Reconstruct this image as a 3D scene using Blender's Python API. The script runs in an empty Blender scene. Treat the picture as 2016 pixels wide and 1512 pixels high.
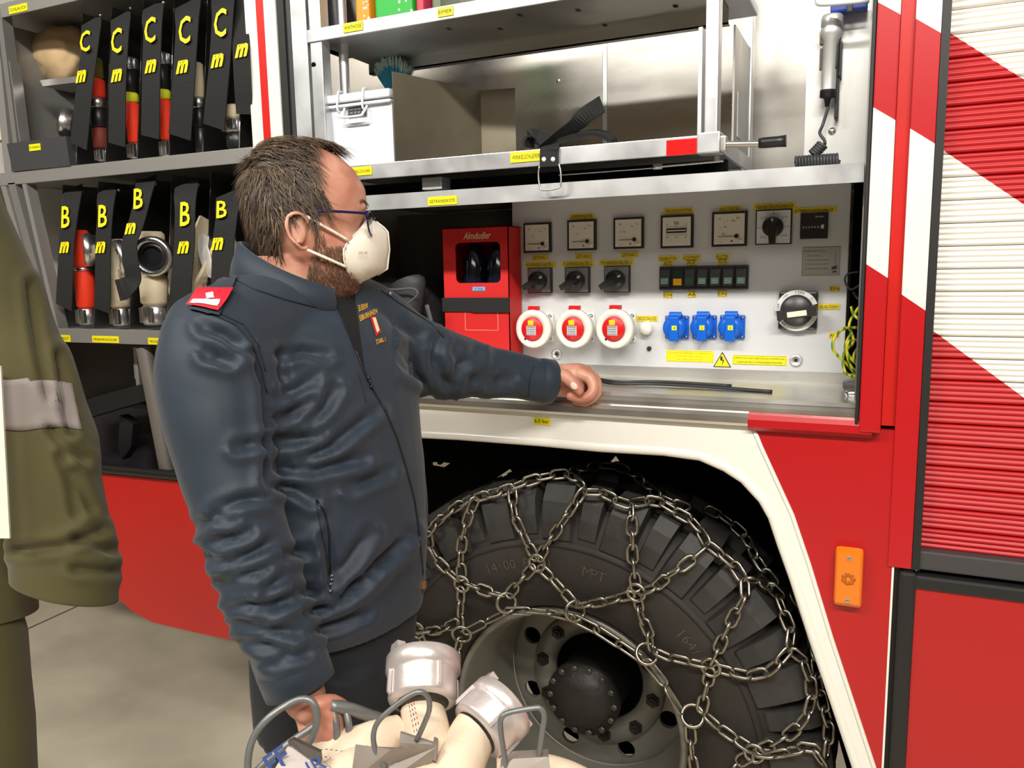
import bpy, bmesh, math, random
from mathutils import Vector, Matrix, noise
from mathutils.bvhtree import BVHTree
random.seed(7)
SC = bpy.context.scene
COL = SC.collection
V = Vector
# ------------------------------------------------------------------ camera (metres; truck side is the plane y=0, x to the right, z up)
FOC = 1562.0
_v1 = V((-3434., -161., FOC)).normalized(); _v2 = V((202., 10844., FOC)).normalized()
AX = -_v1; AZ = -_v2; AZ = (AZ - AX * AX.dot(AZ)).normalized(); AY = AX.cross(AZ)
if AY[2] < 0: AY = -AY
CAM = V((0, -1.5, 1.55))
def ray(px, py):
    d = V(((px - 1008) / FOC, (py - 756) / FOC, 1.0))
    return V((AX.dot(d), AY.dot(d), AZ.dot(d)))
def at(px, py, y=0.0):          # point on the vertical plane y
    r = ray(px, py); return CAM + r * ((y - CAM.y) / r.y)
def atz(px, py, z):
    r = ray(px, py); return CAM + r * ((z - CAM.z) / r.z)
def atd(px, py, t):             # point at distance t in front of the lens
    return CAM + ray(px, py) * t
def proj(p):
    d = V(p) - CAM; c = AX * d.x + AY * d.y + AZ * d.z
    return 1008 + FOC * c[0] / c[2], 756 + FOC * c[1] / c[2]
right = V((AX[0], AY[0], AZ[0])); down = V((AX[1], AY[1], AZ[1])); fwd = V((AX[2], AY[2], AZ[2]))
cd = bpy.data.cameras.new('camera'); cam = bpy.data.objects.new('camera', cd); COL.objects.link(cam)
cd.sensor_width = 36; cd.lens = 36 * FOC / 2016; cd.clip_start = 0.02
cam.matrix_world = Matrix(((right.x, -down.x, -fwd.x, CAM.x), (right.y, -down.y, -fwd.y, CAM.y), (right.z, -down.z, -fwd.z, CAM.z), (0, 0, 0, 1)))
SC.camera = cam
SC.view_settings.view_transform = 'Standard'; SC.view_settings.look = 'None'
SC.view_settings.gamma = 1; SC.view_settings.use_curve_mapping = False
SC.view_settings.exposure = 0.0
w = bpy.data.worlds.new('world'); SC.world = w; w.use_nodes = True
w.node_tree.nodes['Background'].inputs[0].default_value = (1.0, .93, .82, 1)
w.node_tree.nodes['Background'].inputs[1].default_value = 0.12
def area(name, loc, target, sx, sy, power, col=(1, .96, .88)):
    l = bpy.data.lights.new(name, 'AREA'); l.shape = 'RECTANGLE'; l.size = sx; l.size_y = sy; l.energy = power; l.color = col
    o = bpy.data.objects.new(name, l); COL.objects.link(o); o.location = loc
    d = (V(target) - V(loc)).normalized()
    xax = V((1, 0, 0)); xax = (xax - d * d.dot(xax)).normalized(); yax = d.cross(xax) * -1
    zax = -d; yax = zax.cross(xax)
    m = Matrix((xax, yax, zax)).transposed().to_4x4(); m.translation = V(loc); o.matrix_world = m
    return o
area('hall_tube_light', (0.75, -2.75, 3.72), (-.2, 0, 1.3), 2.4, .16, 155)
area('hall_tube_light', (-2.3, -2.75, 3.72), (-1.5, 0, 1.3), 1.8, .16, 90)
area('hall_tube_light', (0.6, -4.9, 3.72), (0, 0, 1), 3.5, .5, 38)
area('far_bay_light', (-.6, 3.2, 3.5), (-.6, 2.8, 0), 2.5, .3, 60)
# ------------------------------------------------------------------ materials
MATS = {}
def lin(c):
    return tuple((x / 255 / 12.92) if x / 255 <= .04045 else ((x / 255 + .055) / 1.055) ** 2.4 for x in c)
def mat(name, rgb, rough=.5, metal=0., bump=0., bscale=60., var=0., vscale=8., spec=.5, coat=0., emit=0., trans=0., aniso=None, sheen=0.):
    if name in MATS: return MATS[name]
    m = bpy.data.materials.new(name); m.use_nodes = True; MATS[name] = m
    nt = m.node_tree; b = nt.nodes['Principled BSDF']
    c = lin(rgb) + (1,)
    b.inputs['Base Color'].default_value = c; b.inputs['Roughness'].default_value = rough; b.inputs['Metallic'].default_value = metal
    b.inputs['Specular IOR Level'].default_value = spec; b.inputs['Coat Weight'].default_value = coat
    b.inputs['Transmission Weight'].default_value = trans
    if sheen: b.inputs['Sheen Weight'].default_value = sheen
    if emit: b.inputs['Emission Color'].default_value = c; b.inputs['Emission Strength'].default_value = emit
    tc = nt.nodes.new('ShaderNodeTexCoord')
    if var:
        n = nt.nodes.new('ShaderNodeTexNoise'); n.inputs['Scale'].default_value = vscale; n.inputs['Detail'].default_value = 5
        mp = nt.nodes.new('ShaderNodeMapping'); nt.links.new(tc.outputs['Object'], mp.inputs[0]); nt.links.new(mp.outputs[0], n.inputs['Vector'])
        if aniso: mp.inputs['Scale'].default_value = aniso
        r = nt.nodes.new('ShaderNodeMapRange'); r.inputs[1].default_value = .3; r.inputs[2].default_value = .7
        r.inputs[3].default_value = 1 - var; r.inputs[4].default_value = 1 + var
        nt.links.new(n.outputs[0], r.inputs[0])
        mx = nt.nodes.new('ShaderNodeMix'); mx.data_type = 'RGBA'; mx.blend_type = 'MULTIPLY'; mx.inputs[0].default_value = 1
        mx.inputs[6].default_value = c; nt.links.new(r.outputs[0], mx.inputs[7]); nt.links.new(mx.outputs[2], b.inputs['Base Color'])
        if metal:
            r2 = nt.nodes.new('ShaderNodeMapRange'); r2.inputs[1].default_value = .3; r2.inputs[2].default_value = .7
            r2.inputs[3].default_value = rough * .75; r2.inputs[4].default_value = rough * 1.3
            nt.links.new(n.outputs[0], r2.inputs[0]); nt.links.new(r2.outputs[0], b.inputs['Roughness'])
    if bump:
        n = nt.nodes.new('ShaderNodeTexNoise'); n.inputs['Scale'].default_value = bscale; n.inputs['Detail'].default_value = 4
        nt.links.new(tc.outputs['Object'], n.inputs['Vector'])
        bp = nt.nodes.new('ShaderNodeBump'); bp.inputs['Strength'].default_value = bump; bp.inputs['Distance'].default_value = .004
        nt.links.new(n.outputs[0], bp.inputs['Height']); nt.links.new(bp.outputs[0], b.inputs['Normal'])
    return m
def stripe_mat(name, k, cuts, rough=.34, coat=.1):
    """red and white livery print: colour flips at each z + k*x = cut (world metres); above the last cut white"""
    m = bpy.data.materials.new(name); m.use_nodes = True; MATS[name] = m
    nt = m.node_tree; b = nt.nodes['Principled BSDF']; b.inputs['Roughness'].default_value = rough; b.inputs['Coat Weight'].default_value = coat
    g = nt.nodes.new('ShaderNodeNewGeometry'); sx = nt.nodes.new('ShaderNodeSeparateXYZ'); nt.links.new(g.outputs['Position'], sx.inputs[0])
    mu = nt.nodes.new('ShaderNodeMath'); mu.operation = 'MULTIPLY_ADD'; nt.links.new(sx.outputs[0], mu.inputs[0]); mu.inputs[1].default_value = k; nt.links.new(sx.outputs[2], mu.inputs[2])
    prev = None
    for c in cuts:
        t = nt.nodes.new('ShaderNodeMath'); t.operation = 'GREATER_THAN'; t.inputs[1].default_value = c; nt.links.new(mu.outputs[0], t.inputs[0])
        if prev is None: prev = t.outputs[0]
        else:
            s = nt.nodes.new('ShaderNodeMath'); s.operation = 'ADD'; nt.links.new(prev, s.inputs[0]); nt.links.new(t.outputs[0], s.inputs[1]); prev = s.outputs[0]
    md = nt.nodes.new('ShaderNodeMath'); md.operation = 'MODULO'; md.inputs[1].default_value = 2; nt.links.new(prev, md.inputs[0])
    mx = nt.nodes.new('ShaderNodeMix'); mx.data_type = 'RGBA'; mx.inputs[6].default_value = lin((180, 14, 24)) + (1,); mx.inputs[7].default_value = lin((232, 228, 220)) + (1,)
    nt.links.new(md.outputs[0], mx.inputs[0]); nt.links.new(mx.outputs[2], b.inputs['Base Color'])
    return m
RED = mat('red_paint', (176, 12, 20), .36, coat=.15, var=.03, vscale=3)
ORED = mat('orange_red_paint', (204, 28, 22), .36, coat=.15)
WHITE = mat('white_paint', (235, 232, 224), .3, coat=.4)
ALU = mat('brushed_aluminium', (200, 199, 196), .32, 1., var=.06, vscale=6, aniso=(1, 1, 14))
ALUD = mat('dull_aluminium', (188, 186, 182), .45, 1., var=.08, vscale=5)
ALUP = mat('pale_aluminium_profile', (205, 207, 210), .38, .85, var=.05, vscale=9)
STEEL = mat('stainless_steel', (215, 213, 208), .33, 1., var=.04, vscale=5)
BLK = mat('black_rubber', (26, 25, 26), .5)
BLKP = mat('black_plastic', (30, 30, 33), .38)
DARK = mat('black_underside_and_void', (10, 10, 10), .9, spec=.1)  # also paints the dark voids under the tray and beside the panel
YEL = mat('yellow_label_tape', (246, 230, 20), .45)
INK = mat('black_print', (24, 22, 12), .6)
GREYP = mat('light_grey_lacquer', (205, 206, 208), .42, var=.02, vscale=4)
# ------------------------------------------------------------------ mesh building
def wloc(o):
    p = V((0, 0, 0))
    while o: p += o.location; o = o.parent
    return p
class MB:
    def __init__(s, T=None): s.v = []; s.f = []; s.m = []; s.T = T; s.mi = 0; s.sm = []
    def add(s, vs, fs, smooth=False):
        n = len(s.v)
        s.v += [tuple(s.T @ V(p)) if s.T else tuple(p) for p in vs]
        for f in fs: s.f.append([n + i for i in f]); s.m.append(s.mi); s.sm.append(smooth)
        return s
    def box(s, a, b):
        x0, x1 = sorted((a[0], b[0])); y0, y1 = sorted((a[1], b[1])); z0, z1 = sorted((a[2], b[2]))
        return s.add([(x0, y0, z0), (x1, y0, z0), (x1, y1, z0), (x0, y1, z0), (x0, y0, z1), (x1, y0, z1), (x1, y1, z1), (x0, y1, z1)],
                     [(0, 3, 2, 1), (4, 5, 6, 7), (0, 1, 5, 4), (1, 2, 6, 5), (2, 3, 7, 6), (3, 0, 4, 7)])
    def bbox(s, a, b, r=.002):      # box with chamfered edges
        x0, x1 = sorted((a[0], b[0])); y0, y1 = sorted((a[1], b[1])); z0, z1 = sorted((a[2], b[2]))
        bm = bmesh.new(); bmesh.ops.create_cube(bm, size=1)
        for v in bm.verts: v.co = V(((x0 + x1) / 2 + v.co.x * (x1 - x0), (y0 + y1) / 2 + v.co.y * (y1 - y0), (z0 + z1) / 2 + v.co.z * (z1 - z0)))
        r = min(r, (x1 - x0) * .45, (y1 - y0) * .45, (z1 - z0) * .45)
        bmesh.ops.bevel(bm, geom=bm.edges[:], offset=r, segments=2, affect='EDGES', profile=.6)
        s.bm(bm); return s
    def bm(s, bm, smooth=False):
        bm.verts.index_update()
        s.add([v.co.copy() for v in bm.verts], [[v.index for v in f.verts] for f in bm.faces], smooth); bm.free(); return s
    def hexa(s, A, B):      # two quads (lists of 4 points) joined into a solid
        return s.add(list(A) + list(B), [(0, 1, 2, 3), (7, 6, 5, 4), (0, 4, 5, 1), (1, 5, 6, 2), (2, 6, 7, 3), (3, 7, 4, 0)])
    def slab(s, pts, off):  # polygon extruded by a vector
        n = len(pts); off = V(off)
        A = [V(p) for p in pts]; B = [p + off for p in A]
        return s.add(A + B, [list(range(n)), list(range(2 * n - 1, n - 1, -1))] + [(i, n + i, n + (i + 1) % n, (i + 1) % n) for i in range(n)])
    def tube(s, pts, r, n=10, closed=False, caps=True, flat=None):
        pts = [V(p) for p in pts]; k = len(pts); R = r if isinstance(r, (list, tuple)) else [r] * k
        rings = []; up = None
        for i, p in enumerate(pts):
            a = pts[(i - 1) % k] if (closed or i) else p; c = pts[(i + 1) % k] if (closed or i < k - 1) else p
            t = (c - a).normalized()
            if up is None: up = V((0, 0, 1)) if abs(t.z) < .9 else V((0, 1, 0))
            u = (up - t * t.dot(up))
            if u.length < 1e-6: u = V((1, 0, 0)) - t * t.x
            u.normalize(); up = u; w_ = t.cross(u)
            fl = flat if flat else 1
            rings.append([p + (u * math.cos(2 * math.pi * j / n) * fl + w_ * math.sin(2 * math.pi * j / n)) * R[i] for j in range(n)])
        vs = [q for rg in rings for q in rg]; fs = []
        for i in range(k if closed else k - 1):
            a = i * n; b = ((i + 1) % k) * n
            for j in range(n): fs.append((a + j, a + (j + 1) % n, b + (j + 1) % n, b + j))
        s.add(vs, fs, True)
        if caps and not closed:
            m = len(s.v) - len(vs)
            s.f.append([m + j for j in range(n)][::-1]); s.m.append(s.mi); s.sm.append(False)
            s.f.append([m + (k - 1) * n + j for j in range(n)]); s.m.append(s.mi); s.sm.append(False)
        return s
    def lathe(s, prof, c, axis, n=32, smooth=True, closed=True, xa=None):    # prof: (radius, height along axis)
        axis = V(axis).normalized(); c = V(c)
        u = V(xa) if xa else (V((0, 0, 1)) if abs(axis.z) < .9 else V((1, 0, 0))); u = (u - axis * axis.dot(u)).normalized(); w_ = axis.cross(u)
        vs = [c + axis * h + (u * math.cos(2 * math.pi * j / n) + w_ * math.sin(2 * math.pi * j / n)) * r for r, h in prof for j in range(n)]
        fs = [(i * n + j, i * n + (j + 1) % n, (i + 1) * n + (j + 1) % n, (i + 1) * n + j) for i in range(len(prof) - 1) for j in range(n)]
        s.add(vs, fs, smooth)
        return s
    def disc(s, c, axis, r, n=24):
        axis = V(axis).normalized(); u = V((0, 0, 1)) if abs(axis.z) < .9 else V((1, 0, 0)); u = (u - axis * axis.dot(u)).normalized(); w_ = axis.cross(u)
        return s.add([V(c) + (u * math.cos(2 * math.pi * j / n) + w_ * math.sin(2 * math.pi * j / n)) * r for j in range(n)], [list(range(n))])
    def cyl(s, a, b, r, n=20, r2=None):
        a = V(a); b = V(b); ax = b - a
        s.lathe([(r, 0), (r2 if r2 else r, ax.length)], a, ax, n)
        s.disc(a, -ax, r, n); s.disc(b, ax, r2 if r2 else r, n); return s
    def ball(s, c, r, n=12, sc=(1, 1, 1)):
        bm = bmesh.new(); bmesh.ops.create_uvsphere(bm, u_segments=n, v_segments=max(6, n // 2 + 2), radius=r)
        for v in bm.verts: v.co = V((v.co.x * sc[0], v.co.y * sc[1], v.co.z * sc[2])) + V(c)
        return s.bm(bm, True)
    def loft(s, rings, caps=True, smooth=True):
        n = len(rings[0]); vs = [p for r in rings for p in r]
        fs = [(i * n + j, i * n + (j + 1) % n, (i + 1) * n + (j + 1) % n, (i + 1) * n + j) for i in range(len(rings) - 1) for j in range(n)]
        s.add(vs, fs, smooth)
        if caps: s.add(rings[0], [list(range(n))[::-1]], smooth); s.add(rings[-1], [list(range(n))], smooth)
        return s
    def text(s, body, c, h, xd=(1, 0, 0), up=(0, 0, 1), wid=None, bold=0., shear=0., depth=.0, font_sp=1.):
        cu = bpy.data.curves.new('t', 'FONT'); cu.body = body; cu.size = 1; cu.align_x = 'CENTER'; cu.align_y = 'CENTER'; cu.offset = bold; cu.shear = shear; cu.space_character = font_sp
        cu.resolution_u = 2
        o = bpy.data.objects.new('t', cu); COL.objects.link(o)
        me = bpy.data.meshes.new_from_object(o.evaluated_get(bpy.context.evaluated_depsgraph_get()))
        bpy.data.objects.remove(o); bpy.data.curves.remove(cu)
        vs = [v.co.copy() for v in me.vertices]; fs = [list(p.vertices) for p in me.polygons]; bpy.data.meshes.remove(me)
        if not vs: return s
        x0 = min(v.x for v in vs); x1 = max(v.x for v in vs); y0 = min(v.y for v in vs); y1 = max(v.y for v in vs)
        sy = h / (y1 - y0); sx = wid / (x1 - x0) if wid else sy
        xd = V(xd).normalized(); up = V(up).normalized(); c = V(c)
        s.add([c + xd * ((v.x - (x0 + x1) / 2) * sx) + up * ((v.y - (y0 + y1) / 2) * sy) for v in vs], fs)
        return s
    def build(s, name, mats, parent=None, label=None, **kw):
        me = bpy.data.meshes.new(name)
        o = bpy.data.objects.new(name, me); COL.objects.link(o)
        off = V((0, 0, 0))
        if parent: off = wloc(parent); o.parent = parent
        me.from_pydata([tuple(V(p) - off) for p in s.v], [], s.f); me.update()
        if not isinstance(mats, (list, tuple)): mats = [mats]
        for m in mats: me.materials.append(m)
        me.polygons.foreach_set('material_index', s.m); me.polygons.foreach_set('use_smooth', s.sm)
        bm = bmesh.new(); bm.from_mesh(me); bmesh.ops.recalc_face_normals(bm, faces=bm.faces); bm.to_mesh(me); bm.free()
        if label: o['label'] = label
        for k, v in kw.items(): o[k] = v
        return o
def thing(name, loc, label, cat, group=None):
    o = bpy.data.objects.new(name, None); COL.objects.link(o); o.location = V(loc); o.empty_display_size = .05
    o['label'] = label; o['category'] = cat
    if group: o['group'] = group
    return o
def tag(o, label, cat, group=None):
    o['label'] = label; o['category'] = cat
    if group: o['group'] = group
    return o
def bez(pts, n=6, closed=False):        # Catmull-Rom through the points
    P = [V(p) for p in pts]; out = []; k = len(P)
    for i in range(k if closed else k - 1):
        p0 = P[(i - 1) % k] if (closed or i) else P[0] * 2 - P[1]; p1 = P[i]; p2 = P[(i + 1) % k]
        p3 = P[(i + 2) % k] if (closed or i < k - 2) else P[-1] * 2 - P[-2]
        for j in range(n):
            t = j / n
            out.append(.5 * ((2 * p1) + (p2 - p0) * t + (2 * p0 - 5 * p1 + 4 * p2 - p3) * t * t + (3 * p1 - p0 - 3 * p2 + p3) * t ** 3))
    if not closed: out.append(P[-1])
    return out
def dupe(o, delta, parent='same'):
    c = o.copy(); COL.objects.link(c)
    if parent != 'same': c.parent = parent
    c.location = c.location + V(delta)
    for ch in o.children: dupe(ch, (0, 0, 0), c)
    return c
def label(parent, px, py, y, wpx, text, hpx=10, name='label_tape', roll=0., th=.6, m=None, ink=None, two=None):
    """yellow tape with printed words on a face parallel to the truck side"""
    c = at(px, py, y); sx = (at(px + 1, py, y) - c).length; w_ = wpx * sx; h = hpx * abs((at(px, py + 1, y) - c).length)
    b = MB(); b.box((c.x - w_ / 2, y - .0012, c.z - h / 2), (c.x + w_ / 2, y, c.z + h / 2)); b.mi = 1
    if two:
        b.text(text, (c.x, y - .0016, c.z + h * .2), h * .26, wid=w_ * .9); b.text(two, (c.x, y - .0016, c.z - h * .2), h * .26, wid=w_ * .84)
    elif text: b.text(text, (c.x, y - .0016, c.z), h * th, wid=w_ * .88)
    return b.build(name, [m or YEL, ink or INK], parent)
FLOOR = -.088
# ------------------------------------------------------------------ the hall
fl = MB().box((-9, -7, FLOOR - .1), (6, 6, FLOOR))
m = mat('concrete_floor', (226, 214, 192), .75, bump=.15, bscale=40, var=.13, vscale=3.5)
o = fl.build('floor', m); o['kind'] = 'structure'
CW = mat('hall_wall_paint', (190, 180, 162), .8)
for nm, a, b_ in (('wall_front', (-9, -7.2, FLOOR), (6, -7, 4.3)), ('wall_back', (-9, 6, FLOOR), (6, 6.2, 4.3)), ('wall_left', (-9.2, -7, FLOOR), (-9, 6, 4.3)), ('wall_right', (6, -7, FLOOR), (6.2, 6, 4.3))):
    o = MB().box(a, b_).build(nm, CW); o['kind'] = 'structure'
o = MB().box((-9.2, -7.2, 4.3), (6.2, 6.2, 4.5)).build('ceiling', mat('hall_ceiling', (120, 116, 110), .9)); o['kind'] = 'structure'
j = MB(); p = atz(40, 1245, FLOOR); q = atz(215, 1165, FLOOR)
d = (q - p).normalized(); nn = V((-d.y, d.x, 0)) * .006
j.slab([p - d * .8 + nn, q + d * 2 + nn, q + d * 2 - nn, p - d * .8 - nn], (0, 0, .0015)).build('trim_1', mat('joint_sealant', (120, 112, 100), .9))['kind'] = 'structure'
# ------------------------------------------------------------------ the truck body
truck = thing('fire_truck', (-.9, .6, FLOOR), 'red and white fire truck with open side lockers, seen from its side', 'truck')
def P2(px, py, y=0.): q = at(px, py, y); return (q.x, q.z)
def plate(pts, y0, y1, name, mt, parent=truck, **kw):
    b = MB(); b.slab([(x, y0, z) for x, z in pts], (0, y1 - y0, 0)); return b.build(name, mt, parent, **kw)
arch = [P2(*p) for p in ((700, 852), (800, 853), (900, 858), (1060, 870), (1180, 881), (1304, 888), (1378, 898), (1428, 920), (1465, 944), (1502, 984), (1522, 1019), (1540, 1073), (1564, 1140), (1601, 1255), (1687, 1512), (1760, 1740))]
wout = [P2(*p) for p in ((1475, 829), (1496, 880), (1512, 915), (1557, 1013), (1590, 1110), (1634, 1255), (1719, 1512), (1795, 1740))]
zs = 1.262    # underside of the sill rail
wl = -1.50
lx, lz = arch[0]
plate([(wl, zs), (wout[0][0], zs)] + wout + arch[::-1] + [(wl, lz), (wl, zs)][:1], 0, .012, 'fender_panel', WHITE)
# rolled lip of the wheel arch
b = MB(); b.tube([(x, .006, z) for x, z in arch], .011, 8); b.build('arch_lip', WHITE, truck)
xr = at(1755, 1150).x
plate([wout[0], (wout[0][0], zs), (xr, zs), (xr, wout[-1][1])] + wout[::-1][:-1], .001, .012, 'side_panel', RED, label='red lower panel')
b = MB(); b.tube([(x + .002, .001, z) for x, z in wout], .0045, 6); b.build('colour_edge_bead', WHITE, truck)
# arch tub: dark liner with service holes through which the lit hall behind shows
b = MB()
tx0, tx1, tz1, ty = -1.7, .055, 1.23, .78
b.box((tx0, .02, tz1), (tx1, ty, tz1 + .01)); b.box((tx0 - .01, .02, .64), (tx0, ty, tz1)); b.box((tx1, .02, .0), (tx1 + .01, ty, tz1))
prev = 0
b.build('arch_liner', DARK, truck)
def holed(xz_outer, holes, y, name, mt):     # plate with holes by triangle fill
    bm = bmesh.new(); loops = [xz_outer] + holes
    for lp in loops:
        vs = [bm.verts.new((x, y, z)) for x, z in lp]
        for i in range(len(vs)): bm.edges.new((vs[i], vs[(i + 1) % len(vs)]))
    bmesh.ops.triangle_fill(bm, edges=bm.edges[:], use_beauty=True)
    ext = bmesh.ops.extrude_face_region(bm, geom=bm.faces[:])
    for v in ext['geom']:
        if isinstance(v, bmesh.types.BMVert): v.co.y += .01
    bb = MB(); bb.bm(bm); return bb.build(name, mt, truck)
hs = [[(849, 910), (861, 910), (861, 914), (867, 915), (873, 910), (886, 912), (873, 921), (850, 917)],
      [(976, 942), (1004, 923), (1009, 930), (1001, 934), (992, 940), (988, 943)],
      [(1004, 940), (1012, 939), (1013, 944), (1005, 946)], [(1020, 938), (1026, 941), (1021, 944)],
      [(1074, 919), (1082, 917), (1111, 922), (1084, 928)],
      [(1199, 912), (1207, 903), (1212, 897), (1218, 906), (1222, 915), (1210, 913)]]
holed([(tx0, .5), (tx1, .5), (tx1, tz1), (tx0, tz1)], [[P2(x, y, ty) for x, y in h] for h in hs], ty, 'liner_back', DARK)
# left lower skirt, red, with the bottom edge rising to the rear
c0 = P2(190, 925); sk = [(-3.4, P2(60, 900)[1]), (at(150, 928).x, P2(150, 925)[1]), P2(354, 948), (wl + .1, P2(480, 965)[1]), (wl + .1, .44), P2(480, 1267), P2(380, 1240), P2(290, 1215), P2(215, 1165), P2(120, 1095), (-3.4, 1.0)]
SK = [P2(30, 912), P2(190, 932), P2(354, 948), P2(540, 966), P2(540, 1274), P2(478, 1265), P2(380, 1244), P2(300, 1225), P2(262, 1205), P2(205, 1153), P2(100, 1070), P2(30, 1020)]
plate(SK, 0, .015, 'rear_skirt', ORED, label='red lower side panel left of the wheel')
b = MB(); b.tube([at(20, 897, -.004), at(190, 921, -.004), at(354, 937, -.004), at(540, 956, -.004)], .014, 8); b.build('rubber_edge', BLK, truck)
b = MB(); b.box((-3.3, .9, .9), (tx0 - .02, 1.9, 1.2)); b.build('chassis_frame', DARK, truck)
# body box behind, so that the lockers are closed
b = MB(); yb = .52
b.box((-3.3, yb, 1.25), (.12, yb + .02, 2.7)); b.build('locker_back', mat('locker_back_sheet', (200, 196, 190), .27, 1., var=.025, vscale=2.5, aniso=(1, 1, 3)), truck)
b = MB(); b.box((-3.3, .04, 2.62), (.6, .6, 2.66)); b.build('locker_roof', ALUD, truck)
# --- sill rail (stepped stainless profile) and its red end
x0 = -1.55; x1 = at(1690, 838).x; xm = at(1475, 826).x
def prof_x(prof, xa, xb, name, mt, par=truck):
    b = MB(); n = len(prof)
    b.add([(xa, y, z) for y, z in prof] + [(xb, y, z) for y, z in prof], [(i, (i + 1) % n, n + (i + 1) % n, n + i) for i in range(n)] + [list(range(n)), list(range(2 * n - 1, n - 1, -1))])
    return b.build(name, mt, par)
sill = [(.05, 1.303), (.02, 1.303), (.014, 1.296), (.002, 1.296), (-.004, 1.290), (-.004, 1.282), (-.012, 1.280), (-.018, 1.274), (-.018, 1.262), (-.012, 1.256), (.012, 1.256), (.012, 1.29), (.05, 1.29)]
prof_x(sill, x0, xm, 'sill_rail', STEEL)
sill2 = [(.05, 1.303), (.02, 1.303), (.014, 1.296), (.002, 1.296), (-.004, 1.290), (-.004, 1.28), (.012, 1.28), (.05, 1.28)]
prof_x(sill2, xm, x1 + .01, 'sill_rail', STEEL)
prof_x([(-.004, 1.281), (-.014, 1.278), (-.019, 1.270), (-.019, 1.256), (-.01, 1.248), (.012, 1.248), (.012, 1.28)], xm, at(1716, 858).x, 'sill_nose', RED, truck)
# locker floor and step in front of the control panel
b = MB(); b.box((-1.5, .05, 1.285), (x1 + .03, .30, 1.303)); b.build('locker_floor', STEEL, truck)
b = MB(); b.box((-.80, .262, 1.303), (x1 + .03, .275, 1.325)); b.build('floor_upstand', ALUD, truck)
# --- door pillar (right) with livery stripes
def X(px, py, y=0.): return at(px, py, y).x
zt = 2.75; yA = -.022
zA = at(1715, 852, yA).z
def stripe(k, pts_cuts, nm): return stripe_mat(nm, k, pts_cuts)
def slope_cuts(pairs, y):
    ks = []; cs = []
    for (a, b_) in pairs:
        A = at(*a, y); B = at(*b_, y); ks.append((A.z - B.z) / (B.x - A.x))
    k = sum(ks) / len(ks)
    for (a, b_) in pairs:
        A = at(*a, y); B = at(*b_, y); cs.append(((A.z + k * A.x) + (B.z + k * B.x)) / 2)
    return k, sorted(cs)
k, cs = slope_cuts([((1728, 8), (1774, 25)), ((1719, 212), (1762, 235)), ((1705, 515), (1748, 552))], yA)
S1 = stripe_mat('livery_stripe_pillar', k, cs)
k2, cs2 = slope_cuts([((1803, 40), (1850, 60)), ((1795, 255), (1838, 281)), ((1780, 580), (1820, 613))], -.004)
S2 = stripe_mat('livery_stripe_door_post', k2, cs2)
k3, cs3 = slope_cuts([((1865, 72), (2016, 145)), ((1852, 295), (2016, 400)), ((1833, 633), (2016, 799))], .02)
S3 = stripe_mat('livery_stripe_shutter', k3, cs3, .5, 0.)
xa0, xa1 = X(1711, 387, yA), X(1756, 387, yA)
MB().bbox((xa0, yA, zA), (xa1, .03, zt), .003).build('door_pillar', S1, truck)
MB().bbox((X(1702, 387, yA), yA + .004, zA + .004), (xa0 - .001, .05, zt), .002).build('pillar_seal', BLK, truck)
xg0, xg1 = xa1 + .001, X(1785, 387, .004)
MB().box((xg0, .008, at(1750, 840, 0).z), (xg1 + .004, .03, zt)).build('pillar_groove', ORED, truck)
xb0, xb1 = X(1785, 387, -.004), X(1835, 387, -.004)
zB = at(1770, 1118, -.004).z
MB().bbox((xb0, -.004, zB), (xb1, .03, zt), .0015).build('door_post', S2, truck)
MB().box((xb1 + .0005, -.005, zB), (xb1 + .013, .03, zt)).build('post_seal', BLK, truck)
# white edge line of the side panel beyond
MB().box((xr - .0005, -.001, .3), (xr + .003, .02, zB + .01)).build('panel_edge', WHITE, truck)
# --- roller shutter of slats
rs = MB().box((xb1 + .012, .0345, zB - .04), (1.8, .05, zt)).build('roller_shutter', BLK, truck, label='red and white striped roller shutter')
pitch = .0375; z = at(1835, 662, .02).z; 
while z > zB + .04: z -= pitch
zlow = z
sl_prof = []
for i in range(4):
    q0 = i / 4; sl_prof += [(.0232, q0 + .02), (.0205, q0 + .07), (.020, q0 + .125), (.0205, q0 + .18), (.0232, q0 + .23)]
xs0, xs1 = xb1 + .0135, 1.75
zz = zlow; first = None; 
while zz < 2.6:
    b = MB(); pr = [(y, zz + t * (pitch - .0008) + .0004) for y, t in sl_prof]
    pr = [(.027, zz + .0003)] + pr + [(.027, zz + pitch - .0003)]
    n = len(pr)
    b.add([(xs0, y, q) for y, q in pr] + [(xs1, y, q) for y, q in pr] , [(i, i + 1, n + i + 1, n + i) for i in range(n - 1)], True)
    b.add([(xs0, .03, pr[0][1]), (xs1, .03, pr[0][1]), (xs1, .03, pr[-1][1]), (xs0, .03, pr[-1][1])], [(0, 1, 2, 3)])
    b.build('slat', S3, rs); zz += pitch
MB().bbox((xs0 - .012, .0, zB + .0), (1.8, .034, zlow + .002), .004).build('shutter_end_bar', mat('grey_rubber', (62, 60, 62), .5), truck)
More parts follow.
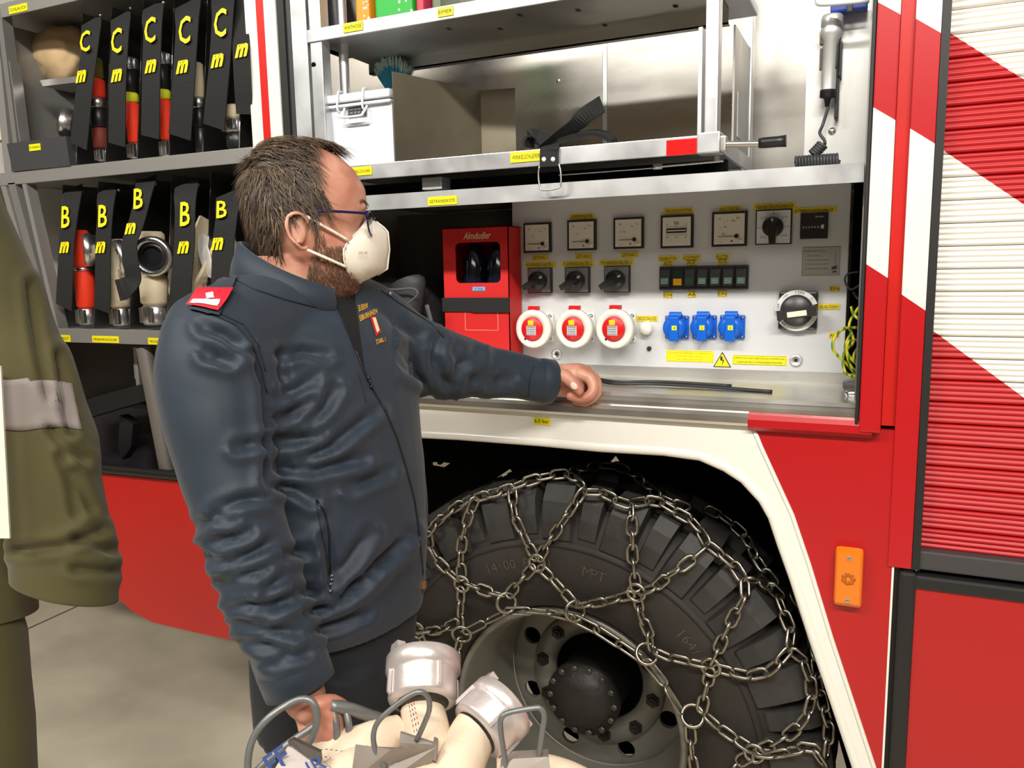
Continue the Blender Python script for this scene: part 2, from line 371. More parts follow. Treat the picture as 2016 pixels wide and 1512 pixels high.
# lower door right with rubber frame
yd = -.002
fx0 = X(1772, 1150, yd); fx1 = X(1803, 1160, yd)
fz1 = zB - .005; fz0 = at(1803, 1158, yd).z
MB().box((xr + .0035, .012, .3), (fx0 + .005, .03, fz1)).build('door_gap', BLK, truck)
b = MB(); b.bbox((fx0 - .002, yd - .006, .2), (fx1, .02, fz1), .006); b.build('door_frame', BLK, truck)
b = MB(); b.bbox((fx1 - .004, yd - .0055, fz0), (1.8, .02, fz1 - .003), .006); b.build('door_frame', BLK, truck)
b = MB(); b.box((fx1 - .002, yd, .2), (1.8, .018, fz0 + .002)); b.build('lower_door', mat('lower_door_paint', (172, 20, 22), .4, coat=.1, var=.03, vscale=3), truck)
# --- amber marker light
c = at(1671, 1131, 0)
hw, hh = (at(1699, 1131).x - at(1643, 1131).x) / 2, (at(1671, 1075).z - at(1671, 1189).z) / 2
AMB = mat('amber_lens', (255, 128, 0), .15, coat=.6, trans=.15, bump=.25, bscale=160)
ml = MB().bbox((c.x - hw, -.02, c.z - hh), (c.x + hw, 0, c.z + hh), .008).build('marker_light', AMB, truck, label='amber side marker light')
MB().bbox((c.x - hw * .86, -.0235, c.z - hh * .88), (c.x + hw * .86, -.018, c.z + hh * .88), .004).build('lens', AMB, ml)
b = MB()
for i in range(7): 
    a = i * math.pi / 3.5; b.ball((c.x + math.cos(a) * .008, -.0236, c.z + math.sin(a) * .008), .0045, 8, (1, .3, 1))
b.build('reflector_rosette', mat('amber_dark', (176, 92, 0), .3), ml)
for s_ in (-1, 1):
    b = MB(); b.cyl((c.x, -.0235, c.z + s_ * hh * .72), (c.x, -.0265, c.z + s_ * hh * .72), .0042, 12); b.mi = 1
    b.box((c.x - .003, -.0268, c.z + s_ * hh * .72 - .0006), (c.x + .003, -.0263, c.z + s_ * hh * .72 + .0006)); b.build('screw', [STEEL, BLK], ml)
label(truck, 1067, 829.5, -.0005, 32, '6,0 bar', 14, th=.62)
b = MB(); q = at(1067, 829.5, -.0005)
# --- white pillar with red stripe between the two lockers
def strip(pxl, pxr, y0, y1, name, mt, par=truck, zl=1.25, zh=zt, yref=None, row=140, **kw):
    yr = y0 if yref is None else yref
    return MB().box((at(pxl, row, yr).x, y0, zl), (at(pxr, row, yr).x, y1, zh)).build(name, mt, par, **kw)
zl_ = 1.27
zl_ = 1.27
xp0, xp1 = at(488, 140, -.004).x, at(551, 140, 0).x
MB().bbox((xp0, -.004, zl_), (xp1, .03, zt), .003).build('centre_pillar', WHITE, truck, label='white pillar with a red stripe')
strip(511, 525, -.0055, -.003, 'pillar_stripe', ORED, zl=zl_)
strip(551.5, 565, -.006, .05, 'shutter_guide', BLK, zl=zl_)
strip(565.5, 577, .0, .05, 'shutter_guide', mat('dark_grey_trim', (52, 54, 56), .45), zl=zl_)
strip(578, 608, -.010, .06, 'guide_rail', ALUP, zl=zl_)
# bulkhead between lockers
MB().box((xp0 + .03, .03, 1.27), (at(556, 140, 0).x, yb, zt)).build('bulkhead', ALUD, truck)
# right side wall of the locker: pale sheet with a switch panel sheet
xw = at(1703, 387, .0).x
MB().box((xw - .004, .05, 1.30), (xw + .004, yb, 2.62)).build('locker_side', ALUD, truck)
# fixed shelf over the control panel
zs0, zs1 = at(1200, 387, 0).z, at(1200, 353, 0).z
prof_x([(0, zs0), (0, zs1), (.5, zs1), (.5, zs1 - .004), (.006, zs1 - .004), (.006, zs0)], at(620, 415, 0).x, xw - .003, 'fixed_shelf', ALUP)
label(truck, 871, 395, -.0005, 57, 'GETRÄNKEKISTE', 17, th=.45)
# back wall of the lower right locker is nearer than above, dull
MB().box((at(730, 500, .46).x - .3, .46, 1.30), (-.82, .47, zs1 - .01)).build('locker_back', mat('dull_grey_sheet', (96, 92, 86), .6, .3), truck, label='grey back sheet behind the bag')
# ------------------------------------------------------------------ right locker: pull-out rack
yf = -.012
rack = thing('pull_out_rack', (at(1000, 320, yf).x, yf, at(1100, 324, yf).z), 'aluminium pull-out rack with two trays hanging in the right locker', 'rack')
rz0, rz1 = at(1100, 324, yf).z, at(1100, 290, yf).z          # lower tray rail
uz0, uz1 = at(603, 86, yf).z, at(603, 60, yf).z              # upper shelf lip
xl0, xl1 = at(612, 140, yf).x, at(636, 140, yf).x
xr0, xr1 = at(1388, 140, yf).x, at(1414, 140, yf).x
RY = .40
def post(xa, xb, ya, yb_, za, zb, nm='post', mt=ALUP): return MB().bbox((xa, ya, za), (xb, yb_, zb), .003).build(nm, mt, rack)
post(xl0, xl1, yf, yf + .03, 1.27, 2.6); post(xr0, xr1, yf, yf + .035, rz1, 2.6)
post(xr0 + .0, xr1 - .002, RY, RY + .04, rz0, 2.6)
MB().cyl((xl1 + .012, .05, 1.3), (xl1 + .012, .05, 2.6), .011, 14).build('post', ALUP, rack)
b = MB(); b.cyl((xl0 + .0085, yf - .0006, at(618, 128, yf).z), (xl0 + .0085, yf + .0004, at(617, 128, yf).z), .006, 14); b.build('hole', DARK, rack)
# tray
MB().bbox((xl0 - .0, yf, rz0), (xr0 - .004, yf + .004, rz1), .0015).build('tray_rail', ALUP, rack)
MB().bbox((xr0 - .012, yf - .004, rz0 - .001), (xr1 + .006, yf + .036, rz1 + .004), .003).build('corner_bracket', ALUP, rack)
tray = MB().box((xl0, yf + .004, rz1 - .014), (xr0, RY + .03, rz1 - .011)).build('tray_floor', ALUD, rack)
MB().box((xr1 - .004, yf + .036, rz0 + .006), (xr1, RY, rz1 + .004)).build('side_rail', ALUP, rack)
MB().box((xr1 - .01, .2, rz1), (xr1 - .006, RY, rz1 + .24)).build('side_plate', ALUD, rack)
MB().box((xr1 - .006, .24, rz1 + .03), (xr1 - .0045, .34, rz1 + .12)).build('paper_card', mat('grey_card', (196, 194, 190), .6), rack)
MB().bbox((at(1376, 160, .01).x, .0, rz1 - .01), (at(1384, 160, .01).x, .16, at(1380, 56, .01).z), .001).build('end_plate', ALUP, rack)
b = MB(); q = at(1342, 290, yf)
b.bbox((at(1312, 290, yf).x, yf - .0015, at(1342, 305, yf).z), (at(1372, 290, yf).x, yf, at(1342, 274, yf).z), .0007); b.build('red_reflector', mat('red_reflector', (238, 10, 14), .3, emit=0), rack)
label(rack, 1036, 308.5, yf - .0006, 62, 'WINKELSCHLEIFER', 20, th=.42)
label(rack, 710, 337, yf - .0006, 44, 'FEUERLÖSCHER', 17, th=.42)
# upper shelf with holes in its sheet
ush = MB().bbox((xl0 - .004, yf - .003, uz0), (xr0 - .002, yf + .002, uz1), .0015).build('shelf_lip', ALUP, rack)
zsht = uz0 + .004
yfold = atz(1000, 86, zsht).y; zfl = at(1000, 108, yfold).z
bm_h = bmesh.new()
holes = [(1024, 30), (1138, 20), (1191, 50), (985, 57), (884, 57), (1330, 12)]
outer = [(xl0, yf + .002), (xr0, yf + .002), (xr0, yfold), (xl0, yfold)]
loops = [outer]
for hx, hy in holes:
    c = atz(hx, hy, zsht); loops.append([(c.x + .0055 * math.cos(a * math.pi / 5), c.y + (.009 if math.sin(a * math.pi / 5) > 0 else -.009) * .6 + .0055 * math.sin(a * math.pi / 5)) for a in range(10)])
for lp in loops:
    vs = [bm_h.verts.new((x, y, zsht)) for x, y in lp]
    for i in range(len(vs)): bm_h.edges.new((vs[i], vs[(i + 1) % len(vs)]))
bmesh.ops.triangle_fill(bm_h, edges=bm_h.edges[:], use_beauty=True)
e_ = bmesh.ops.extrude_face_region(bm_h, geom=bm_h.faces[:])
for v in e_['geom']:
    if isinstance(v, bmesh.types.BMVert): v.co.z += .003
b = MB(); b.bm(bm_h); b.box((xl0, yfold, zfl), (xr0, yfold + .003, zsht + .003)); b.box((xl0, yfold, zfl), (xr0, yfold + .02, zfl + .003))
b.build('shelf_sheet', ALUD, rack)
MB().box((xl0, yf + .004, zsht + .003), (xr0, yfold, zsht + .006)).build('shelf_mat', BLK, rack)
label(rack, 695, 53, yf - .0038, 38, 'WATHOSE', 18, th=.4); label(rack, 877, 23, yf - .0038, 30, 'EIMER', 18, th=.4)
# locking handle
b = MB(); yh = yf - .005
A, B, Cc = at(1424, 284, yh), at(1497, 283, yh), at(1548, 277, yh)
b.cyl(A, B, .0055, 12); b.bbox(A + V((-.004, -.01, -.014)), A + V((.006, .01, .014)), .003); b.build('locking_rod', STEEL, rack)
b = MB(); b.tube([at(1494, 282, yh), at(1505, 281, yh), at(1530, 279, yh), Cc], [.0085, .0095, .0095, .0105], 14); b.build('handle_grip', BLKP, rack)
# link rod under the tray
b = MB(); b.cyl(at(1290, 329, .03), at(1424, 317, .03), .0022, 8); b.cyl(at(1411, 318, .03), at(1411, 308, .03), .006, 10); b.bbox(at(1285, 334, .03), at(1305, 322, .035), .002); b.cyl(at(1100, 345, .03), at(1285, 331, .03), .0012, 6)
b.build('link_rod', STEEL, rack)
MB().box((xl0, .09, zs1 + .001), (xr1, .11, rz0)).build('tray_void_fill', DARK, rack)  # black strip painted in for the dark void between tray and shelf
MB().bbox(at(831, 374, .02), at(887, 351, .06), .002).build('runner_block', ALUP, rack)
# seam and rivet on the back wall
b = MB(); xs_ = at(1191, 180, yb).x; b.bbox((xs_ - .006, yb - .004, zs1), (xs_ + .006, yb, 2.6), .002); b.build('seam_strip', ALUP, truck)
q = at(1099, 159, yb); MB().ball((q.x, yb, q.z), .006, 10, (1, .4, 1)).build('rivet', STEEL, truck)
# --- things in the rack
zt_ = rz1 - .011
cr = thing('storage_crate', (at(710, 300, .03).x, .1, zt_), 'white plastic crate with lid and grille handle, left end of the lower tray', 'crate')
WP = mat('white_plastic', (226, 230, 238), .4)
ca0, ca1 = at(652, 300, .02).x, at(779, 300, .02).x; cz = at(700, 212, .02).z
b = MB(); A = [(ca0 + .008, .02, zt_), (ca1 - .004, .02, zt_), (ca1 - .004, .28, zt_), (ca0 + .008, .28, zt_)]
B = [(ca0 - .006, .012, cz), (ca1, .012, cz), (ca1, .29, cz), (ca0 - .006, .29, cz)]
b.hexa(A, B); b.build('body', WP, cr)
b = MB(); b.bbox((ca0 - .014, .002, cz), (ca1 + .002, .3, cz + .007), .003); b.bbox((ca0 - .016, -.002, cz + .01), (ca1 + .003, .3, cz + .028), .005); b.build('lid', WP, cr)
hx = (ca0 + ca1) / 2 - .004
b = MB(); b.tube(bez([(hx - .03, .008, cz + .0), (hx - .026, -.006, cz - .02), (hx - .02, -.008, cz - .024), (hx + .02, -.008, cz - .024), (hx + .026, -.006, cz - .02), (hx + .03, .008, cz)], 4), .0028, 8); b.build('handle', WP, cr)
b = MB(); b.box((hx - .024, .0105, cz - .022), (hx + .024, .0125, cz - .001)); b.build('grille_recess', mat('crate_recess', (120, 120, 122), .7), cr)
b = MB()
for i in range(5): b.box((hx - .02 + i * .01, .008, cz - .022), (hx - .0188 + i * .01, .0103, cz - .001))
for i in range(2): b.box((hx - .024, .008, cz - .016 + i * .008), (hx + .024, .0103, cz - .0148 + i * .008))
b.build('grille', mat('grille_grey', (90, 88, 92), .5), cr)
for xx in (hx - .038, hx + .028):
    b = MB(); b.tube(bez([(xx, .0, cz - .012), (xx - .002, -.006, cz - .004), (xx, -.006, cz + .02), (xx + .001, -.003, cz + .032), (xx + .001, .01, cz + .034)], 4), .0026, 8); b.build('clip', WP, cr)
MB().bbox((hx - .03, .009, cz - .04), (hx + .03, .018, cz - .034), .002).build('rib', WP, cr)
# divider sheet
dt = at(775, 140, .0).z; p0 = at(775, 200, .0); p1 = atz(946, 178, dt); p2 = atz(1014, 173, dt)
DV = mat('worn_steel_sheet', (128, 120, 104), .5, .6, var=.10, vscale=7)
b = MB(); th = V((.0015, -.0015, 0))
def vplate(b, a, c, z0, z1, t=.002):
    d = V((c.x - a.x, c.y - a.y, 0)).normalized(); nn = V((-d.y, d.x, 0)) * t
    b.slab([(a.x, a.y, z0), (c.x, c.y, z0), (c.x, c.y, z1), (a.x, a.y, z1)], nn)
vplate(b, p0, p1, zt_, dt); vplate(b, p1, p2, zt_, dt)
tag(b.build('divider_sheet', DV), 'angled bare metal divider sheet standing on the lower tray beside the white crate', 'divider')
# brush behind the crate
br = thing('hand_brush', at(775, 176, .2), 'round brush with blue bristles and pale tips behind the white crate', 'brush')
b = MB(); bc = at(778, 178, .2); random.seed(3)
for i in range(420):
    a = random.uniform(-1.0, 1.0); e = random.uniform(-.5, .5); L = random.uniform(.066, .08)
    base = bc + V((a * .018, e * .02, .0)); tip = bc + V((math.sin(a) * L * .72, e * .05, math.cos(a * .9) * L))
    d = V((.0012, 0, 0)); m_ = base.lerp(tip, .72)
    b.mi = 0; b.add([base - d, base + d, m_ + d, m_ - d], [(0, 1, 2, 3)]); b.mi = 1; b.add([m_ - d, m_ + d, tip + d * .8, tip - d * .8], [(0, 1, 2, 3)])
b.build('bristles', [mat('blue_bristle', (56, 150, 176), .6), mat('pale_bristle', (176, 198, 186), .6)], br, kind='stuff')
b = MB(); b.ball(bc + V((.0, 0, -.012)), .022, 16, (1, 1, .9)); b.cyl(bc + V((0, 0, -.03)), bc + V((.02, .03, -.16)), .012, 12); b.build('wooden_handle', mat('pale_wood', (206, 176, 134), .6), br)
# webbing straps on the tray
def ribbon(b, pts, w, side, th=.0016):
    P = bez(pts, 5); n = len(P); A = []
    for i, p in enumerate(P):
        t = (P[min(i + 1, n - 1)] - P[max(i - 1, 0)]).normalized(); s_ = V(side); s_ = (s_ - t * t.dot(s_)).normalized(); nn = t.cross(s_)
        A.append([p + s_ * w / 2 + nn * th, p - s_ * w / 2 + nn * th, p - s_ * w / 2 - nn * th, p + s_ * w / 2 - nn * th])
    return b.loft(A, smooth=False)
WEB = mat('black_webbing', (24, 24, 25), .8, bump=.3, bscale=300)
b = MB(); ribbon(b, [at(1065, 296, .03), at(1095, 272, .05), at(1130, 248, .07), at(1155, 225, .07), at(1185, 205, .06)], .034, (.55, -.2, .8))
ribbon(b, [at(1060, 292, .06), at(1110, 272, .07), at(1150, 263, .09), at(1180, 262, .1), at(1205, 275, .1), at(1200, 290, .1)], .03, (.1, .9, .3), .004)
ribbon(b, [at(1040, 290, .05), at(1044, 270, .05), at(1060, 270, .06), at(1085, 285, .05), at(1100, 292, .02)], .035, (.2, .6, .5), .003)
tag(b.build('webbing_strap', WEB), 'loose black webbing strap lying on the lower tray, end sticking up', 'strap')
# buckle strap hanging over the rail with a wire loop
bu = thing('buckle_strap', at(1082, 330, yf - .01), 'black strap hooked over the tray rail with two rivets and a steel wire loop', 'strap')
yk = yf - .004
b = MB(); ribbon(b, [at(1085, 286, .02), at(1083, 291, yf + .0), at(1081, 300, yk), at(1081, 318, yk), at(1081, 328, yk), ], .038, (1, 0, .1), .0018); b.build('strap', WEB, bu)
b = MB()
for px in (1070.5, 1088.5): q = at(px, 313.5, yk - .002); b.lathe([(.0046, 0), (.0036, .0015), (0, .0024)], q, (0, -1, 0), 14)
b.build('rivet', mat('white_rivet', (236, 236, 236), .4), bu)
b = MB(); b.tube(bez([at(1062, 326, yk - .003), at(1060, 345, yk - .003), at(1063, 369, yk - .003), at(1068, 374, yk - .003), at(1085, 373.5, yk - .003), at(1099, 370, yk - .003), at(1104, 364, yk - .003), at(1104, 340, yk - .003), at(1100, 322, yk - .003)], 4), .0019, 8); b.build('wire_loop', STEEL, bu)
# things above the upper shelf
zu = zsht + .006
def pack(pxl, pxr, y, h, name, mt, lab, cat, d=.12, extra=None):
    a, c = at(pxl, 20, y).x, at(pxr, 20, y).x
    t = thing(name, ((a + c) / 2, y, zu), lab, cat)
    MB().bbox((a, y, zu), (c, y + d, zu + h), .006).build('body', mt, t); 
    if extra: extra(t, a, c, y)
    return t
def stars(t, a, c, y):
    b = MB(); random.seed(5)
    for i in range(16):
        x = c - .002 - random.random() ** 2 * (c - a) * .35; z = zu + random.random() * .08 + .005; r = random.uniform(.002, .0045)
        b.add([(x + (r if k % 2 == 0 else r * .45) * math.cos(k * math.pi / 5), y - .0006, z + (r if k % 2 == 0 else r * .45) * math.sin(k * math.pi / 5)) for k in range(10)], [list(range(10))])
    b.build('printed_stars', mat('star_white', (240, 244, 236), .5), t)
pack(700, 727, .05, .2, 'orange_bucket', mat('orange_print', (250, 150, 30), .5), 'orange and white printed bucket on the top shelf', 'bucket', extra=stars)
pack(738, 812, .05, .2, 'green_bucket', mat('green_print', (40, 175, 60), .5), 'bright green printed bucket with white specks on the top shelf', 'bucket', extra=stars)
pack(819, 834, .06, .2, 'pink_folder', mat('pink_print', (205, 60, 90), .5), 'thin pink packet right of the green bucket', 'packet', d=.1)
pack(850, 868, .08, .2, 'grey_green_packet', mat('grey_green', (110, 122, 96), .5), 'grey green packet right of the pink packet', 'packet', d=.1)
q = at(673, 20, .1)
bt = thing('rubber_wader', (q.x, .1, zu), 'black rubber wader boot standing left on the top shelf', 'boot')
b = MB(); b.loft([[V((q.x + math.cos(a) * rx, .1 + math.sin(a) * .05, z)) for a in [i * math.pi / 8 for i in range(16)]] for z, rx in ((zu, .042), (zu + .03, .045), (zu + .1, .03), (zu + .25, .034))]); b.build('boot_shaft', mat('wader_rubber', (34, 34, 38), .45), bt)
b = MB(); b.bbox((q.x - .05, .03, zu), (q.x + .046, .17, zu + .012), .004); b.build('sole', BLK, bt)
b = MB(); a, c = at(905, 10, .03), at(1050, 0, .03); b.bbox((a.x, .03, zu), (-.25, .3, zu + .022), .004); tag(b.build('folded_board', WP), 'flat white board lying on the right part of the top shelf', 'board')
# --- right side sheet, lamp, cable
yp = .10
MB().bbox((at(1584, 250, yp).x, yp, zs1 + .0), (xw - .004, yp + .004, at(1660, 27, yp).z), .001).build('mounting_sheet', mat('bright_aluminium_sheet', (226, 226, 224), .35, .7), truck)
b = MB(); q = at(1638, 258, yp); b.lathe([(.0, -.004), (.006, -.003), (.007, 0)], q, (0, 1, 0), 12); b.build('bolt', STEEL, truck)
lp = thing('inspection_lamp', at(1632, 188, .07), 'silver tubular hand lamp clipped to the white sheet in the right locker', 'lamp')
T0, T1 = at(1639, 30, .07), at(1630, 180, .07); ax = (T1 - T0).normalized(); L = (T1 - T0).length
CH = mat('satin_chrome', (216, 216, 216), .4, .6)
b = MB(); b.lathe([(0, 0), (.016, 0), (.0185, .003), (.0185, .018), (.0165, .021), (.0185, .024), (.0185, .034), (.013, .042), (.0125, L)], T0, ax, 24); b.build('barrel', CH, lp)
b = MB(); b.lathe([(.0135, 0), (.0135, .012), (.006, .014), (.0035, .028), (0, .028)], T1 - ax * .002, ax, 20); b.build('end_cap', BLKP, lp)
b = MB(); b.bbox(at(1614, 66, .066) + V((0, 0, -.02)), at(1626, 66, .074) + V((0, 0, .004)), .003); b.bbox(at(1614, 98, .068) + V((0, 0, -.035)), at(1620, 98, .074) + V((0, 0, .002)), .002); b.build('slide_switch', mat('brown_plastic', (70, 62, 56), .4), lp)
b = MB(); b.bbox(at(1643, 88, .062) + V((0, 0, -.04)), at(1650, 88, .072) + V((0, 0, .002)), .002); b.bbox(at(1652, 92, .07) + V((0, 0, -.05)), at(1660, 92, .1) + V((0, 0, .004)), .002); b.bbox(at(1648, 60, .075) + V((0, 0, -.15)), at(1658, 60, .099) + V((0, 0, .0)), .003); b.build('bracket', BLKP, lp)
cb = MB(); CBL = mat('grey_cable', (54, 55, 58), .5)
cb.tube(bez([T1 + ax * .024, at(1629, 215, .07), at(1620, 245, .07), at(1614, 262, .06), at(1623, 276, .055), at(1624, 284, .05)], 6), .0028, 8)
def helix(b, a, c, R, turns, r):
    a, c = V(a), V(c); ax = (c - a); L = ax.length; ax.normalize(); u = V((0, 1, 0)); u = (u - ax * ax.dot(u)).normalized(); w_ = ax.cross(u)
    n = int(turns * 12); b.tube([a + ax * L * i / n + (u * math.cos(i * math.pi / 6) + w_ * math.sin(i * math.pi / 6)) * R for i in range(n + 1)], r, 6)
zc = zs1 + .0125
helix(cb, at(1620, 284, .05), at(1601, 304, .05), .008, 5, .003)
h0, h1 = at(1566, 310, .045), at(1652, 305, .045); h0.z = h1.z = zc
helix(cb, h0, h1, .0095, 14, .003)
tag(cb.build('coiled_cable', CBL), 'dark grey coiled lamp cable heaped on the shelf under the hand lamp', 'cable')
bx = thing('blue_box', at(1665, 18, .05), 'blue case with white rim at the top right of the locker', 'case')
MB().bbox(at(1634, 25, .06), at(1712, -60, .09), .003).build('body', mat('blue_case', (30, 62, 150), .4), bx)
b = MB(); b.tube(bez([at(1608, -30, .02), at(1610, 0, .02), at(1622, 7, .02), at(1712, 0, .02)], 5), .005, 8); b.build('rim', WP, bx)
MB().bbox(at(1667, 25, .05), at(1680, 0, .06), .002).build('latch', BLKP, bx)
# ------------------------------------------------------------------ control panel
yq = .27
cp = thing('control_panel', (-.43, yq, 1.325), 'light grey generator control panel with meters, sockets and switches', 'control panel')
px1 = at(1668, 560, yq).x
MB().bbox((-.806, yq, 1.322), (px1, yq + .012, zs1 - .004), .002).build('panel_sheet', GREYP, cp)
CREAM = mat('meter_face', (222, 218, 204), .5); BK = mat('meter_bezel', (34, 30, 36), .4)
def C(px, py, y=yq): q = at(px, py, y); return q.x, q.z
def tick(b, cx, cz, r0, r1, a, w, y):
    d = V((math.cos(a), 0, math.sin(a))); n_ = V((-d.z, 0, d.x)) * w; c = V((cx, y, cz))
    b.add([c + d * r0 + n_, c + d * r1 + n_, c + d * r1 - n_, c + d * r0 - n_], [(0, 1, 2, 3)])
def meter(px, py, s, kind, lab, numbers):
    x, z = C(px, py); h = s / 2; nm = {'A': 'ammeter', 'V': 'voltmeter', 'Hz': 'frequency_meter'}[kind]
    f = MB(); f.bbox((x - h, yq - .009, z - h), (x + h, yq, z + h), .0015); o = f.build(nm, BK, cp, label=lab)
    w_ = h * .86
    MB().bbox((x - w_, yq - .0105, z - w_), (x + w_, yq - .0085, z + w_), .0008).build('dial', CREAM, o)
    b = MB(); y = yq - .0109
    if kind == 'Hz':
        b.text('Hz', (x, y, z + w_ * .62), .0075)
        b.box((x - w_ * .72, y - .0004, z - w_ * .10), (x + w_ * .72, y, z + w_ * .22))
        for i in range(13):
            xx = x + w_ * .7 * (i / 6 - 1); hh = .0055 if i % 6 == 0 else .0032
            b.box((xx - .0003, y - .0001, z + w_ * .28), (xx + .0003, y, z + w_ * .28 + hh)); b.box((xx - .0003, y - .0001, z - w_ * .16 - hh), (xx + .0003, y, z - w_ * .16))
        for t, k_ in zip(('47', '50', '53'), (-1, 0, 1)):
            b.text(t, (x + k_ * w_ * .66, y, z + w_ * .5), .0035); b.text(t, (x + k_ * w_ * .66, y, z - w_ * .42), .0035)
        b.mi = 1; b.box((x - w_ * .66, y - .0006, z + w_ * .02), (x + w_ * .66, y - .0004, z + w_ * .1))
    else:
        ox, oz = x + w_ * .5, z - w_ * .5
        for i in range(7): tick(b, ox, oz, w_ * 1.16, w_ * (1.28 if i % 2 == 0 else 1.22), math.pi - i * math.pi / 12, .0003, y)
        for t, a, rr in numbers: b.text(t, (ox + math.cos(a) * w_ * rr, y, oz + math.sin(a) * w_ * rr), .0038)
        b.text(kind, (x - w_ * .62, y, z + w_ * .68), .0052)
        b.text('~ 1,5', (x - w_ * .6, y, z - w_ * .84), .003); b.add([(x + w_ * .1, y, z - w_ * .86), (x + w_ * .26, y, z - w_ * .86), (x + w_ * .18, y, z - w_ * .7)], [(0, 1, 2)])
    b.build('scale_print', [INK, CREAM], o)
    if kind != 'Hz':
        b = MB(); b.box((x - w_ * .66, y - .0018, oz + .0 - .0006), (ox, y - .0012, oz + .0006)); b.lathe([(.0045, 0), (.0045, .0014), (0, .0014)], (ox, y - .001, oz), (0, -1, 0), 14); b.build('needle', INK, o)
        b = MB(); b.lathe([(.0055, 0), (.005, .0018), (0, .0022)], (x + w_ * .76, y + .0004, z - w_ * .8), (0, -1, 0), 14); b.build('zero_screw', CREAM, o)
NA = [('25', 2.5, 1.0), ('50', 1.75, 1.0), ('75', 1.4, 1.15)]
meter(1060, 468, .070, 'A', 'ammeter of line 1', NA); meter(1147, 463, .070, 'A', 'ammeter of line 2', NA); meter(1239, 459, .070, 'A', 'ammeter of line 3', NA)
meter(1334, 456, .072, 'Hz', 'frequency meter with a black bar scale', NA); meter(1437, 451, .074, 'V', 'voltmeter', [('100', 2.95, .9), ('200', 2.45, 1.0), ('400', 1.8, 1.05), ('500', 1.5, 1.2)])
def tape(px, py, w_, t, h=11): label(cp, px, py, yq - .0004, w_, t, h, th=.62, m=mat('aged_yellow_tape', (226, 200, 40), .5))
for a in ((1146, 426, 46, 'AMPEREMETER'), (1336, 415, 58, 'FREQUENZMETER'), (1437, 411, 44, 'VOLTMETER'), (1525, 406, 86, 'VOLTMETERUMSCHALTER'), (1603, 413.5, 86, 'BETRIEBSSTUNDENZÄHLER'),
          (1064, 507, 32, 'LEITUNG 1'), (1149.5, 505, 33, 'LEITUNG 2'), (1240, 501.5, 34, 'LEITUNG 3'), (1064, 521, 62, 'POLWENDESCHALTER L1'), (1138, 519, 64, 'POLWENDESCHALTER L2'), (1214, 517, 68, 'POLWENDESCHALTER L3'),
          (1315, 509, 38, 'GENERATOR'), (1314.5, 519, 18, 'AUS'), (1361.5, 507.5, 36, 'LICHTMAST'), (1361, 517, 19, 'AUF'), (1423, 505.5, 27, 'FLUTER'), (1422.5, 515, 19, 'AUS'),
          (1315, 580.5, 18, 'EIN'), (1362, 579.5, 17, 'AB'), (1422, 578, 19, 'EIN'), (1643.5, 568.5, 20, 'EIN'), (1632, 603.5, 42, 'AUSLÖSEN'), (1642, 660, 20, 'AUS'), (1274, 627, 41, 'ERDSCHLUSS')): tape(*a)
# rotary switches
PL = mat('switch_plate', (150, 150, 152), .4, .5)
def rotary(px, py, s, ang, lab, marks, plm=PL, kr=.021, ky=.026):
    x, z = C(px, py); h = s / 2
    o = MB().bbox((x - h, yq - .012, z - h), (x + h, yq, z + h), .001).build('rotary_switch', BK, cp, label=lab)
    MB().box((x - h * .93, yq - .0128, z - h * .93), (x + h * .93, yq - .0118, z + h * .93)).build('scale_plate', plm, o)
    b = MB(); y = yq - .0132
    for t, dx, dz in marks: b.text(t, (x + dx * h, y, z + dz * h), .0046 if len(t) < 3 else .0038)
    b.build('scale_print', INK, o)
    b = MB(); b.lathe([(kr, 0), (kr, ky * .7), (kr * .93, ky * .8), (0, ky * .8)], (x, yq - .012, z), (0, -1, 0), 28)
    d = V((math.cos(ang), 0, math.sin(ang))); n_ = V((-d.z, 0, d.x)); c = V((x, yq - .012, z))
    lv = [c + n_ * .0085 + d * -.01, c - n_ * .0085 + d * -.01, c - n_ * .006 + d * .036, c + n_ * .006 + d * .036]
    b.slab([p + V((0, -ky * .55, 0)) for p in lv], (0, -ky * .6, 0)); b.build('knob', BLKP, o)
    b = MB(); p = c - d * kr * .6 + V((0, -ky * .82, 0)); b.slab([p + n_ * .0018 - d * .005, p - n_ * .0018 - d * .005, p - n_ * .0018 + d * .005, p + n_ * .0018 + d * .005], (0, -.0008, 0)); b.build('pointer_mark', mat('white_mark', (240, 240, 240), .5), o)
M3 = [('0', -.75, .72), ('1', -.62, .3), ('0', 0, .8), ('2', .72, .3)]
for i, (px, py) in enumerate(((1065.5, 551.5), (1139, 551), (1217, 549.5))):
    rotary(px, py, .060, math.radians(210), 'phase reversing switch of line %d' % (i + 1), M3)
rotary(1524, 447.5, .072, math.radians(-88), 'voltmeter selector switch with white scale plate', [('0', -.0, .8), ('L1-L2', -.55, .55), ('L2-L3', -.75, .0), ('L3-L1', -.55, -.55), ('L1-N', .6, .55), ('L2-N', .74, 0), ('L3-N', .6, -.5)], mat('switch_plate_white', (222, 224, 226), .4), .0205)
